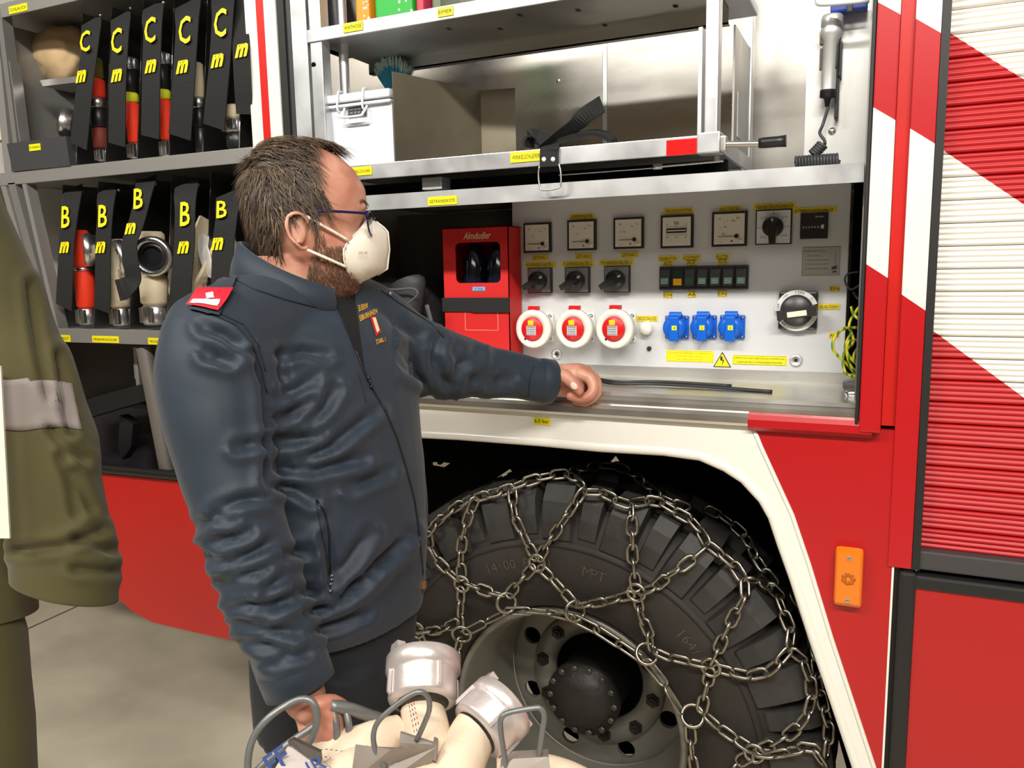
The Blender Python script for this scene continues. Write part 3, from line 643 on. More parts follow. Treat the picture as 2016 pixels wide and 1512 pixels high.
# hours counter and instruction plate
x, z = C(1603, 444.5); h = .0265
o = MB().bbox((x - h, yq - .008, z - h), (x + h, yq, z + h), .001).build('hour_counter', BLKP, cp)
b = MB(); b.text('Stunden', (x + .01, yq - .0085, z + .018), .0035)
for i in range(7): b.text('0', (x - .02 + i * .0056, yq - .0085, z - .003), .0045)
b.box((x + .0142, yq - .0088, z - .0065), (x + .0192, yq - .0082, z + .0015)); b.build('counter_print', mat('counter_white', (220, 220, 210), .5), o)
x0_, z0_ = C(1578, 543); x1_, z1_ = C(1655, 485)
o = MB().box((x0_, yq - .0008, z0_), (x1_, yq, z1_)).build('instruction_plate', mat('engraved_plate', (168, 164, 156), .45, .2), cp)
b = MB(); W_, H_ = x1_ - x0_, z1_ - z0_
b.text('Bedienungsanleitung', (x0_ + W_ * .33, yq - .001, z0_ + H_ * .86), .0042, wid=W_ * .55)
for i, t in enumerate(('1. Motor starten', '2. Nebenantrieb einschalten', '3. Hauptschalter schalten', '4. Verbraucher einschalten')): b.text(t, (x0_ + W_ * (.3 if i == 0 else .4), yq - .001, z0_ + H_ * (.7 - i * .15)), .0036, wid=W_ * (.36 if i == 0 else .62))
b.text('Achtung: nur', (x0_ + W_ * .88, yq - .001, z0_ + H_ * .62), .0034, xd=(0, 0, 1), up=(-1, 0, 0), wid=H_ * .45)
b.slab([(x0_ + W_ * .78, yq - .001, z0_ + H_ * .1), (x0_ + W_ * .92, yq - .001, z0_ + H_ * .1), (x0_ + W_ * .92, yq - .001, z0_ + H_ * .16), (x0_ + W_ * .84, yq - .001, z0_ + H_ * .16)], (0, -.0002, 0))
b.slab([(x0_ + W_ * .78, yq - .001, z0_ + H_ * .2), (x0_ + W_ * .92, yq - .001, z0_ + H_ * .22), (x0_ + W_ * .93, yq - .001, z0_ + H_ * .36), (x0_ + W_ * .8, yq - .001, z0_ + H_ * .3)], (0, -.0002, 0))
for a, c in (((x0_, z0_), (x1_, z0_ + .0006)), ((x0_, z1_ - .0006), (x1_, z1_)), ((x0_, z0_), (x0_ + .0006, z1_)), ((x1_ - .0006, z0_), (x1_, z1_))): b.box((a[0], yq - .0011, a[1]), (c[0], yq - .0008, c[1]))
b.build('engraving', mat('engraving_grey', (70, 66, 66), .6), o)
# rocker switch bank
xa_, za_ = C(1300, 571); xb_, zb_ = C(1475, 521)
bank = MB().bbox((xa_, yq - .012, za_), (xb_, yq, zb_), .003).build('switch_bank', BLKP, cp)
GL = mat('green_lens_pale', (120, 170, 150), .35); GD = mat('green_lens_dark', (14, 84, 46), .3); YO = mat('amber_lens_square', (246, 184, 20), .4); OG = mat('smoked_lens', (52, 62, 56), .3)
pw = (xb_ - xa_) / 7; zm = (za_ + zb_) / 2; hh = (zb_ - za_) / 2
for i in range(7):
    x = xa_ + pw * (i + .5); w_ = pw * .38
    if i:
        MB().box((xa_ + pw * i - .0004, yq - .0126, za_ + .002), (xa_ + pw * i + .0004, yq - .0118, zb_ - .002)).build('joint', DARK, bank)
    if i == 1:
        MB().bbox((x - w_ * .9, yq - .0135, zm - hh * .6), (x + w_ * .9, yq - .011, zm - hh * .05), .0006).build('indicator', YO, bank)
        MB().bbox((x - w_ * .9, yq - .0130, zm + hh * .05), (x + w_ * .9, yq - .011, zm + hh * .6), .0006).build('indicator', mat('dim_green', (26, 58, 44), .3), bank); continue
    b = MB(); z0r, z1r = zm - hh * .72, zm + hh * .74
    b.add([(x - w_, yq - .012, z0r), (x + w_, yq - .012, z0r), (x + w_, yq - .012, z1r), (x - w_, yq - .012, z1r), (x - w_, yq - .020, z0r + .002), (x + w_, yq - .020, z0r + .002), (x + w_, yq - .0135, z1r - .002), (x - w_, yq - .0135, z1r - .002)], [(4, 5, 6, 7), (0, 1, 5, 4), (1, 2, 6, 5), (2, 3, 7, 6), (3, 0, 4, 7)])
    r_ = b.build('rocker', mat('rocker_black', (44, 44, 46), .4), bank)
    def on(zr): return yq - .020 + .0065 * (zr - z0r - .002) / (z1r - z0r - .004) - .0004
    za2, zb2 = z0r + .006, z0r + .019
    MB().slab([(x - w_ * .8, on(za2), za2), (x + w_ * .8, on(za2), za2), (x + w_ * .8, on(zb2), zb2), (x - w_ * .8, on(zb2), zb2)], (0, -.0006, 0)).build('lens', GD if i == 2 else GL, r_)
    if i > 2:
        b = MB()
        for k_ in range(5): a = math.radians(30 + 30 * k_); tick(b, x, za2 + .003, .003, .007, a, .0004, on(za2) - .001)
        b.box((x - w_ * .6, on(za2) - .0012, za2 + .001), (x + w_ * .6, on(za2) - .001, za2 + .002)); b.build('symbol', mat('lens_print', (220, 235, 228), .5), r_)
# red three-phase sockets, lids facing left and forward
WS = mat('socket_white', (236, 234, 224), .35); RS = mat('socket_red', (214, 24, 26), .35); SCR = mat('screw_zinc', (150, 150, 150), .3, 1.)
for i, (px, py) in enumerate(((1048, 648), (1128, 648), (1208, 648))):
    yfr = yq - .062; fx, fz = C(px, py, yfr); bx_, bz_ = C(px + 22, py - 4)
    o = MB().bbox((bx_ - .03, yq - .008, bz_ - .034), (bx_ + .0275, yq, bz_ + .034), .004).build('red_socket', WS, cp, label='three-phase socket with red lid marked L%d' % (i + 1))
    cB = V((bx_, yq - .006, bz_)); cF = V((fx, yfr, fz)); ax = (cF - cB).normalized(); L = (cF - cB).length
    b = MB(); b.lathe([(.033, 0), (.035, L * .5), (.037, L * .62), (.044, L * .66), (.045, L * .95), (.042, L), (.0275, L), (.0275, L * .97), (.0, L * .97)], cB, ax, 40); b.build('lid_ring', WS, o)
    b = MB(); b.lathe([(.0275, 0), (.0275, .004), (.0262, .0055), (0, .0055)], cB + ax * (L * .97), ax, 36); b.build('lid_cap', RS, o, label='red cap of the lid')
    u = V((1, 0, 0)); u = (u - ax * ax.dot(u)).normalized(); v = u.cross(ax); v = v if v.z > 0 else -v
    top = cB + ax * (L * .97 + .0062)
    def patch(dx, dz, w_, h_, mt, nm, txt=None, th_=.6):
        b = MB(); c = top + u * dx + v * dz; b.add([c - u * w_ - v * h_, c + u * w_ - v * h_, c + u * w_ + v * h_, c - u * w_ + v * h_], [(0, 1, 2, 3)]); b.mi = 1
        for k_, t in enumerate(txt or []): b.text(t, c + ax * .0004 + v * (h_ * (1 - (2 * k_ + 1) / len(txt))), 2 * h_ / len(txt) * th_, xd=u, up=v, wid=w_ * (1.7 if len(t) > 2 else 1.1))
        return b.build(nm, mt, o)
    patch(-.002, .015, .007, .0052, [YEL, mat('orange_ink', (200, 120, 0), .6)], 'line_label', ['L%d' % (i + 1)])
    patch(-.001, -.003, .0122, .0108, [mat('silver_type_plate', (196, 196, 200), .4), INK], 'type_plate', ['MENNEKES', '32A-6h IP67', '3P+N+E 400V~', 'DIN VDE 0623'], .55)
    b = MB(); t0 = cB + ax * (L * .72) + v * .044; b.T = None
    b.hexa([t0 - u * .013, t0 + u * .013, t0 + u * .013 + ax * .012, t0 - u * .013 + ax * .012], [t0 - u * .013 + v * .009, t0 + u * .013 + v * .009, t0 + u * .012 + ax * .012 + v * .009, t0 - u * .012 + ax * .012 + v * .009]); b.build('hinge_tab', RS, o)
    b = MB(); m_ = cB + ax * (L * .99) + (v * -.0235 + u * (-.019 if i != 1 else -.002)); b.ball(m_, .0032, 8); b.build('notch', BLK, o)
    for sx_, sz_ in ((.020, .027), (.020, -.027)):
        b = MB(); b.lathe([(.0048, 0), (.0044, .002), (0, .0026)], (bx_ + sx_, yq - .008, bz_ + sz_), (0, -1, 0), 12); b.build('screw', SCR, o)
# blue schuko sockets
BL = mat('socket_blue', (10, 96, 206), .33); BL2 = mat('socket_blue_dark', (10, 70, 150), .4)
for i, (px, py) in enumerate(((1333.5, 644), (1387.5, 643.5), (1442.5, 643.5))):
    x, z = C(px, py); h = .0268
    o = MB().bbox((x - h, yq - .006, z - h * .98), (x + h, yq, z + h * .98), .0025).build('blue_socket', BL, cp, label='blue socket with lid numbered %d' % (i + 4))
    b = MB(); b.lathe([(.0255, 0), (.0255, .012), (.024, .017), (.012, .0195), (0, .0195)], (x - .003, yq - .006, z), (0, -1, 0), 36); b.build('lid', BL, o)
    b = MB(); b.bbox((x - .012, yq - .03, z - .0295), (x + .009, yq - .02, z + .024), .002); b.build('lid_rib', BL, o)
    b = MB(); b.cyl((x - .013, yq - .02, z + .0275), (x + .013, yq - .02, z + .0275), .008, 16); b.bbox((x - .013, yq - .022, z + .02), (x + .013, yq - .004, z + .031), .002); b.build('hinge', BL, o)
    b = MB(); b.box((x - .0055, yq - .0306, z - .0048), (x + .0052, yq - .0302, z + .0052)); b.mi = 1; b.text(str(i + 4), (x, yq - .0309, z), .0055); b.build('number_label', [YEL, INK], o)
    for sx_ in (-1, 1):
        for sz_ in (-1, 1):
            b = MB(); b.lathe([(.0034, 0), (.003, .0016), (0, .002)], (x + sx_ * h * .8, yq - .006, z + sz_ * h * .78), (0, -1, 0), 12); b.build('screw', SCR, o)
# earth fault button, black button, cam locks
x, z = C(1275, 645.5); b = MB(); b.lathe([(.0155, 0), (.0155, .006), (.0145, .008), (.0145, .016), (.012, .0215), (0, .0225)], (x, yq, z), (0, -1, 0), 28); b.build('push_button', WS, cp, label='round white push button')
x, z = C(1278.5, 686); b = MB(); b.lathe([(.005, 0), (.005, .005), (.003, .007), (0, .007)], (x, yq, z), (0, -1, 0), 16); b.build('push_button', BLK, cp, label='small black push button')
for px, py in ((1096.5, 697), (1567, 709)):
    x, z = C(px, py); b = MB(); b.lathe([(.0135, 0), (.0135, .003), (.0115, .006), (.008, .006), (.007, .003), (0, .003)], (x, yq, z), (0, -1, 0), 24); lk = b.build('cam_lock', CH, cp)
    b = MB(); b.bbox((x - .0035, yq - .0045, z - .0035), (x + .0035, yq - .003, z + .0035), .001); b.build('key_slot', INK, lk)
# main switch
yM = yq - .016; xa_, za_ = C(1531, 649, yM); xb_, zb_ = C(1611, 573, yM)
ms = MB().bbox((xa_, yM, za_), (xb_, yq, zb_), .005).build('main_switch', BLKP, cp, label='large black main switch')
mx_, mz_ = (xa_ + xb_) / 2 - .002, (za_ + zb_) / 2; R1, R0 = .0425, .033
b = MB(); arc = [math.radians(a) for a in range(20, 185, 5)]; arc2 = [math.radians(a) for a in range(215, 350, 5)]
for ar in (arc, arc2):
    n = len(ar); b.add([(mx_ + R0 * math.cos(a), yM - .0012, mz_ + R0 * math.sin(a)) for a in ar] + [(mx_ + R1 * math.cos(a), yM - .0012, mz_ + R1 * math.sin(a)) for a in ar], [(i, i + 1, n + i + 1, n + i) for i in range(n - 1)])
b.build('scale_ring', mat('scale_ring_pale', (226, 224, 220), .4), ms)
b = MB()
for t, a, hh_ in (('I ON', 82, .006), ('+TRIP', 128, .0035), ('0 OFF', 172, .0055), ('⊕', 40, .006), ('RESET', 225, .0035)):
    ar = math.radians(a); rr = (R0 + R1) / 2
    up_ = V((math.cos(ar), 0, math.sin(ar))); xd_ = V((up_.z, 0, -up_.x)); b.text(t, (mx_ + rr * up_.x, yM - .0016, mz_ + rr * up_.z), hh_, xd=xd_, up=up_)
b.build('scale_print', INK, ms)
b = MB(); b.lathe([(.032, 0), (.032, .01), (.029, .014), (0, .014)], (mx_, yM, mz_), (0, -1, 0), 32)
d = V((math.cos(.14), 0, math.sin(.14))); n_ = V((-d.z, 0, d.x)); c = V((mx_ + .001, yM - .012, mz_ - .004))
b.slab([c - d * .038 - n_ * .010, c + d * .040 - n_ * .010, c + d * .040 + n_ * .010, c - d * .037 + n_ * .009], (0, -.018, 0)); b.build('rotary_handle', mat('handle_dark', (48, 46, 48), .35), ms)
b = MB(); c2 = c + V((.002, -.0186, 0)) - n_ * .001; b.slab([c2 - d * .019 - n_ * .0055, c2 + d * .019 - n_ * .0055, c2 + d * .019 + n_ * .0055, c2 - d * .019 + n_ * .0055], (0, -.001, 0)); b.build('handle_insert', mat('ivory_insert', (240, 236, 214), .5), ms)
# warning labels
def wl_(px, py, w_, h_, lines, th_=.5, ink=None, tw=None):
    x, z = C(px, py); sx_ = (at(px + 1, py, yq) - at(px, py, yq)).length; W_ = w_ * sx_; H_ = h_ * sx_ * .93
    b = MB(); b.box((x - W_ / 2, yq - .0009, z - H_ / 2), (x + W_ / 2, yq, z + H_ / 2)); b.mi = 1; n = len(lines)
    for i, t in enumerate(lines): b.text(t, (x, yq - .0013, z + H_ * (.5 - (i + .5) / n) * .86), H_ / n * th_, wid=W_ * (tw[i] if tw else .9))
    for s_ in (-1, 1):
        b.box((x - W_ * .48, yq - .0012, z + s_ * H_ * .45 - .0003), (x + W_ * .48, yq - .0009, z + s_ * H_ * .45 + .0003)); b.box((x + s_ * W_ * .48 - .0003, yq - .0012, z - H_ * .45), (x + s_ * W_ * .48 + .0003, yq - .0009, z + H_ * .45))
    b.build('warning_label', [YEL, ink or INK], cp)
wl_(1358, 701.5, 93, 24, ['Maximale Leitungslängen von ungeschirmt:', 'max. 100 m bei 1,5 mm²', 'max. 140 m bei 2,5 mm²'], .42, mat('ochre_print', (170, 130, 10), .6), [.9, .55, .55])
wl_(1495, 709.5, 107, 21, ['ÖFFNEN NUR DURCH ELEKTRISCHES FACHPERSONAL', 'ODER ELEKTRISCH UNTERWIESENE PERSONEN'], .42, None, [.93, .84])
x, z = C(1422, 711); b = MB(); r = .0225
tri = [(x + r * math.sin(a), yq - .001, z - .002 + r * math.cos(a)) for a in (0, 2.094, 4.189)]
b.slab(tri, (0, .001, 0)); b.mi = 1; b.slab([V((x, yq - .0014, z - .002)) + (V(p) - V((x, yq - .001, z - .002))) * .84 for p in tri], (0, .0003, 0)); b.mi = 0
b.slab([(x + .001, yq - .0018, z + .010), (x - .004, yq - .0018, z + .010), (x - .004, yq - .0018, z + .001), (x + .001, yq - .0018, z + .002), (x - .0005, yq - .0018, z - .011), (x + .0045, yq - .0018, z + .004), (x, yq - .0018, z + .0035)], (0, .0004, 0))
b.build('warning_triangle', [INK, YEL], cp)
# --- cable on the ledge, earth wires
b = MB(); zk = 1.306
b.tube(bez([(-.62, .215, zk + .002), atz(1200, 754, zk + .002), atz(1290, 756, zk + .002), atz(1400, 762, zk + .001), atz(1520, 771, zk)], 6), .0034, 8)
b.tube(bez([(-.62, .235, zk), atz(1210, 751, zk), atz(1300, 751, zk), atz(1440, 759, zk)], 6), .0028, 8)
tag(b.build('black_cable', mat('cable_black', (30, 30, 32), .4)), 'thin black cables lying on the ledge below the control panel', 'cable')
GY = bpy.data.materials.new('green_yellow_wire'); GY.use_nodes = True; nt = GY.node_tree; bs = nt.nodes['Principled BSDF']; bs.inputs['Roughness'].default_value = .4
tc = nt.nodes.new('ShaderNodeTexCoord'); wv = nt.nodes.new('ShaderNodeTexWave'); wv.inputs['Scale'].default_value = 28; wv.inputs['Distortion'].default_value = 6; wv.inputs['Detail Scale'].default_value = .4
rp = nt.nodes.new('ShaderNodeValToRGB'); rp.color_ramp.elements[0].position = .35; rp.color_ramp.elements[0].color = lin((88, 140, 20)) + (1,); rp.color_ramp.elements[1].position = .42; rp.color_ramp.elements[1].color = lin((226, 208, 40)) + (1,)
nt.links.new(tc.outputs['Object'], wv.inputs[0]); nt.links.new(wv.outputs[0], rp.inputs[0]); nt.links.new(rp.outputs[0], bs.inputs['Base Color'])
ew = thing('earth_wires', at(1670, 745, .2), 'coil of green and yellow earth wires right of the control panel', 'wires')
for pts in ([(1692, 745, .2), (1665, 715, .18), (1641, 690, .17), (1643, 665, .17), (1662, 647, .19), (1688, 645, .22)],
            [(1690, 722, .18), (1675, 705, .17), (1667, 690, .17), (1672, 672, .17), (1692, 669, .2)],
            [(1690, 742, .18), (1670, 738, .17), (1660, 720, .17), (1662, 695, .18), (1680, 672, .2), (1672, 640, .21), (1684, 615, .22), (1692, 604, .22)],
            [(1690, 720, .2), (1683, 712, .19), (1681, 700, .19), (1688, 686, .2)], [(1676, 604, .22), (1680, 618, .21), (1690, 628, .2)],
            [(1692, 732, .19), (1676, 722, .18), (1668, 700, .18), (1664, 680, .19), (1676, 655, .2)]):
    MB().tube(bez([at(*p) for p in pts], 6), .0028, 8).build('wire', GY, ew)
b = MB(); b.tube(bez([at(1694, 560, .2), at(1675, 570, .19), at(1664, 555, .19), at(1668, 540, .19), at(1690, 535, .2)], 6), .002, 8); b.tube(bez([at(1680, 575, .22), at(1690, 590, .2)], 4), .002, 8)
b.build('wire', BLK, ew, label='thin black wire loop')
MB().box((px1 + .004, .33, 1.30), (xw - .004, .34, zs1 - .002)).build('side_gap_void_fill', DARK, truck)  # black backing stands in for the dark void behind the wires
fg = thing('pipe_clamp', at(1675, 775, .1), 'zinc pipe clamp at the right end of the ledge', 'clamp')
ZN = mat('bright_zinc', (214, 218, 220), .25, 1., bump=.4, bscale=90)
b = MB(); b.cyl(at(1668, 758, .14), at(1692, 756, .12), .012, 16); b.build('pipe', ZN, fg); b = MB(); b.ball(at(1681, 776, .1), .012, 12, (1.4, .8, .8)); b.cyl(at(1665, 778, .1), at(1690, 770, .1), .006, 10); b.build('wing_nut', ZN, fg)
# --- lower left compartment: drink carton and bag
yc = .19
dc = thing('drinks_carton', (at(940, 760, yc).x, yc + .08, 1.303), 'red cardboard drinks carton with a window showing dark bottles', 'carton')
L0, L1 = at(874, 600, yc).x, at(1003, 600, yc).x; zt1 = at(935, 447, yc).z
CR = mat('red_carton', (205, 26, 26), .55, var=.02)
wx0, wx1, wz0, wz1 = at(897, 515, yc).x, at(985, 515, yc).x, at(940, 557, yc).z, at(940, 477, yc).z
bmf = bmesh.new(); r = .012
def rrect(x0, x1, z0, z1, r, n=5):
    return [(cx + r * math.cos(a0 + i * math.pi / 2 / n), cz + r * math.sin(a0 + i * math.pi / 2 / n)) for cx, cz, a0 in ((x1 - r, z1 - r, 0), (x0 + r, z1 - r, math.pi / 2), (x0 + r, z0 + r, math.pi), (x1 - r, z0 + r, 1.5 * math.pi)) for i in range(n + 1)]
for lp_ in ([(L0, 1.303), (L1, 1.303), (L1, zt1), (L0, zt1)], rrect(wx0, wx1, wz0, wz1, r)):
    vs = [bmf.verts.new((x, yc, z)) for x, z in lp_]
    for i in range(len(vs)): bmf.edges.new((vs[i], vs[(i + 1) % len(vs)]))
bmesh.ops.triangle_fill(bmf, edges=bmf.edges[:], use_beauty=True); ex = bmesh.ops.extrude_face_region(bmf, geom=bmf.faces[:])
for v in ex['geom']:
    if isinstance(v, bmesh.types.BMVert): v.co.y += .002
b = MB(); b.bm(bmf)
b.box((L0, yc, 1.303), (L0 + .002, yc + .17, zt1)); b.box((L1 - .002, yc, 1.303), (L1, yc + .07, zt1)); b.box((L0, yc, zt1 - .002), (L1, yc + .17, zt1)); b.box((L0, yc + .168, 1.303), (L1, yc + .17, zt1)); b.build('carton', CR, dc)
BG = mat('bottle_glass', (16, 22, 40), .12, coat=.5)
for k_, xx in enumerate((wx0 + .028, wx1 - .024)):
    b = MB(); b.lathe([(.0, 0), (.03, 0), (.031, .1), (.030, .14), (.018, .17), (.012, .19), (.012, .215), (0, .215)], (xx, yc + .045, 1.43), (0, 0, 1), 24)
    b.build('bottle', BG, dc)
b = MB(); b.text('Almdudler', ((wx0 + wx1) / 2, yc - .0008, at(935, 464, yc).z), .016, wid=at(962, 464, yc).x - at(908, 464, yc).x, shear=.35, bold=.015); b.build('lettering', mat('cream_print', (236, 214, 170), .5), dc)
b = MB(); q = at(943, 569, yc); b.box((q.x - .0165, yc - .0012, q.z - .004), (q.x + .0165, yc, q.z + .005)); b.mi = 1; b.text('77  50/26', (q.x, yc - .0016, q.z), .004); b.build('price_sticker', [mat('light_blue_sticker', (110, 176, 224), .5), INK], dc)
b = MB(); z0_, z1_ = at(940, 650, yc).z, at(940, 615, yc).z; x0_, x1_ = at(916, 640, yc).x, at(981, 640, yc).x
for a in ((x0_, z0_, x1_, z0_ + .0007), (x0_, z0_, x0_ + .0007, z1_), (x1_ - .0007, z0_, x1_, z1_)): b.box((a[0], yc - .0006, a[1]), (a[2], yc, a[3]))
b.build('printed_frame', mat('pale_print', (245, 190, 170), .5), dc)
b = MB(); z0_, z1_ = at(940, 614, yc).z, at(940, 586, yc).z; b.bbox((L0 - .003, yc - .004, z0_), (L1 + .002, yc - .001, z1_), .001); b.bbox((L0 + .075, yc - .006, z0_ - .001), (L1 + .002, yc - .004, z1_), .001)
tag(b.build('hook_loop_strap', WEB), 'wide black hook and loop strap across the red drinks carton', 'strap')
bg = MB(); random.seed(9)
bm = bmesh.new(); bmesh.ops.create_icosphere(bm, subdivisions=4, radius=1)
bc_ = (at(790, 600, .3)); 
for v in bm.verts:
    p = v.co.copy(); n_ = noise.noise(p * 1.7) * .22 + noise.noise(p * 4) * .09
    q = V((abs(p.x) ** .7 * math.copysign(1, p.x), abs(p.y) ** .7 * math.copysign(1, p.y), abs(p.z) ** .8 * math.copysign(1, p.z))) * (1 + n_)
    v.co = V((bc_.x - .02 + q.x * .17, .3 + q.y * .12, 1.305 + .115 + q.z * .115)); v.co.z = max(v.co.z, 1.3035)
bg.bm(bm, True); BAG = mat('black_bag_nylon', (30, 31, 34), .6, bump=.3, bscale=120)
bt = thing('black_bag', (bc_.x, .3, 1.303), 'dark nylon bag slumped left of the red drinks carton', 'bag'); bg.build('body', BAG, bt)
b = MB(); q = at(790, 590, .14)
b.loft([[q + V((math.cos(a) * rx, math.sin(a) * .03 + .03, zz_ + (.01 * math.cos(a)))) for a in [i * math.pi / 8 for i in range(16)]] for zz_, rx in ((-.06, .03), (-.01, .042), (.03, .05), (.044, .046), (.05, .03))]); b.build('pocket', mat('pocket_nylon', (52, 52, 56), .6), bt)
b = MB(); b.tube(bez([at(735, 560, .13), at(770, 570, .12), at(812, 568, .12), at(822, 580, .12), at(800, 600, .12)], 5), .003, 8); b.tube(bez([at(840, 600, .14), at(850, 640, .14), at(856, 690, .14)], 5), .006, 8, flat=.4); b.build('piping', mat('piping_grey', (78, 78, 80), .6), bt)
# ------------------------------------------------------------------ left locker: hose racks
LFR = mat('grey_locker_frame', (158, 156, 153), .45, .5)
yl = 0.
def hshelf(pa, pb, pa2, y, name):       # shelf lip with a floor behind
    z1_, z0_ = at(*pa, y).z, at(*pa2, y).z
    b = MB(); b.bbox((-2.5, y, z0_), (xp0 - .002, y + .004, z1_), .0015); b.box((-2.5, y + .004, z1_ - .006), (xp0 - .002, yb - .02, z1_ - .003)); return b.build(name, LFR, truck), z0_, z1_
_, cz0, cz1 = hshelf((200, 320), (0, 0), (200, 347), .0, 'rack_shelf')
_, bz0, bz1 = hshelf((200, 648), (0, 0), (200, 676), .0, 'rack_shelf')
_, tz0, tz1_ = hshelf((60, -7), (0, 0), (60, 22), .0, 'rack_shelf')
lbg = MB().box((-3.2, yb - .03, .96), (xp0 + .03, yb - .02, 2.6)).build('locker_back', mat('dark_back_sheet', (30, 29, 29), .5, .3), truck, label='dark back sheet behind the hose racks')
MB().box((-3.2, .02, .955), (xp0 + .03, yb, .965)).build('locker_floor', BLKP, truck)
label(truck, 36, 17, -.0006, 36, 'SCHLAUCH', 15, th=.45); label(truck, 123, 666, -.0006, 32, 'GEFAHRGUT', 13, th=.45); label(truck, 208, 668, -.0006, 52, 'MEHRZWECKLÖSCHER', 13, th=.45); label(truck, 316, 672, -.0006, 48, 'TROCKENLÖSCHER', 13, th=.45)
# frame rails at the far left
MB().box((-2.52, 0, .96), (-2.5, yb, 2.66)).build('rear_corner_panel', WHITE, truck)
RA = mat('rail_pale', (176, 174, 172), .35, .7)
def bar(p, q, w_, name='frame_rail', mt=RA, y=.0, d=.03, par=truck):
    A, B = at(*p, y), at(*q, y); u = V((w_ / 2, 0, 0))
    b = MB(); b.slab([A - u, A + u, B + u, B - u], (0, d, 0)); return b.build(name, mt, par)
bar((-3, 20), (34, 318), .018); bar((18, 120), (44, 318), .004); 
bar((-10, 80), (16, 340), .03, mt=LFR); bar((22, 360), (100, 650), .03); bar((47, 362), (112, 648), .016, mt=LFR); bar((6, 366), (88, 655), .022, mt=LFR)
MB().box((at(30, 273, .03).x - .012, .03, cz1), (at(30, 273, .03).x - .008, yb, tz0)).build('locker_side', LFR, truck)
# lower left compartment fittings
b = MB(); b.cyl(at(284, 684, .03), at(330, 925, .03), .021, 16); b.build('support_tube', mat('grey_tube', (120, 114, 108), .5, .3), truck)
b = MB(); b.bbox(at(268, 684, .08), at(274, 760, .09), .001); b.bbox(at(262, 715, .08), at(282, 745, .1), .003); b.build('latch_plate', LFR, truck)
b = MB(); b.slab([at(120, 800, .06), at(290, 753, .06), at(300, 785, .06), at(120, 838, .06)], (0, .05, 0)); b.build('cross_beam', BLKP, truck)
b = MB(); b.slab([at(236, 818, .1), at(262, 835, .1), at(258, 880, .1), at(240, 905, .1), at(232, 880, .1)], (0, .03, 0)); b.build('beam_bracket', BLKP, truck)
b = MB(); b.box((-2.4, .2, .965), (-1.9, .4, 1.15)); b.build('dark_box', mat('dark_box_plastic', (44, 40, 46), .3), truck)
MB().box((-2.95, .3, 1.0), (-1.55, .31, 1.37)).build('inner_panel', mat('grey_brown_panel', (60, 54, 50), .5, .2), truck)
# dividers
DIV = mat('divider_aluminium', (214, 214, 214), .24, 1.)
def divider(pb, pt_, zb_, zt2):
    xb = at(*pb, .015); p1 = V((xb.x, .015, zb_)); xt = at(*pt_, .075); 
    b = MB(); b.slab([(p1.x, .015, zb_), (xt.x, .075, zt2), (xt.x, yb - .03, zt2), (p1.x, yb - .03, zb_)], (.003, 0, 0)); b.build('rack_divider', DIV, truck)
for pb, pt_ in (((148, 322), (162, 30)), ((206, 318), (218, 0)), ((269, 312), (281, 0)), ((332, 308), (343, 0)), ((398, 301), (410, 0)), ((470, 296), (480, 0))): divider(pb, pt_, cz1, tz0)
for pb, pt_ in (((114, 646), (124, 372)), ((184, 648), (193, 358)), ((254, 649), (266, 354)), ((327, 651), (338, 350)), ((403, 652), (415, 345)), ((475, 652), (487, 345))): divider(pb, pt_, bz1, cz0)
b = MB()
for px, py in ((198, 30), (257, 16), (322, 5)): b.ball(at(px, py, .05), .004, 8)
for px, py in ((161, 377), (234, 374), (306, 362), (390, 364)): b.ball(at(px, py, .05), .004, 8)
b.build('rivet_heads', RA, truck, kind='stuff')
YP = mat('yellow_print', (250, 226, 20), .5)
NAMES = ['leftmost', 'second from the left', 'third', 'fourth', 'fifth', 'rightmost']
def hstrap(pts, w_, lt, lp_, lh, ep, eh, lab, grp, y=.0, side=(1, 0, 0)):
    P = [at(px, py, yy) for px, py, yy in pts]
    t = thing('hose_strap', P[0], lab, 'strap', grp)
    b = MB(); ribbon(b, P, w_, side, .0012); o = b.build('webbing', WEB, t)
    bm = bmesh.new(); bm.from_mesh(o.data); tr = BVHTree.FromBMesh(bm); bm.free(); off = wloc(t)
    def hit(px, py):
        h = tr.ray_cast(CAM - off, ray(px, py)); return (h[0] + off) if h[0] else at(px, py, -.012)
    def dec(txt, px, py, h, name, **kw):
        c = hit(px, py); u = (hit(px, py - 12) - hit(px, py + 12)); u.x += u.z * .03; q = MB(); q.text(txt, c + V((0, -.0045, 0)), h, up=u, xd=(1, 0, .02), **kw); q.build(name, YP, t)
    if lt: dec(lt, lp_[0], lp_[1], lh, 'letter', bold=.012, wid=lh * .55)
    if ep: dec('rn', ep[0], ep[1], eh, 'emblem', bold=.05, shear=.3, font_sp=.8, wid=eh * 1.3)
    return t
GC = 'straps of the upper hose rack'; GB = 'straps of the lower hose rack'
SW = .062
CL = [((180, 40), (168, 160), (155, 288), (170, 82), (162, 151), 34), ((238, 30), (232, 160), (230, 285), (232, 81), (232, 149), 33), ((302, 10), (298, 140), (296, 270), (298, 60), (299, 131), 34), ((370, 5), (363, 140), (354, 270), (366, 60), (361, 132), 40), ((440, -15), (433, 120), (421, 250), (436, 46), (430, 120), 36)]
for i, (a, b_, c, lp_, ep, wp) in enumerate(CL):
    w_ = wp * .00178
    hstrap([(a[0], a[1], .05), (a[0] - 1, a[1] + 40, .0), (b_[0], b_[1], -.012), ((b_[0] + c[0]) / 2, (b_[1] + c[1]) / 2, -.012), (c[0], c[1], -.004)], w_, 'C', lp_, .068, ep, .03, 'black retaining strap with a yellow C, %s of the upper hose rack' % NAMES[i], GC)
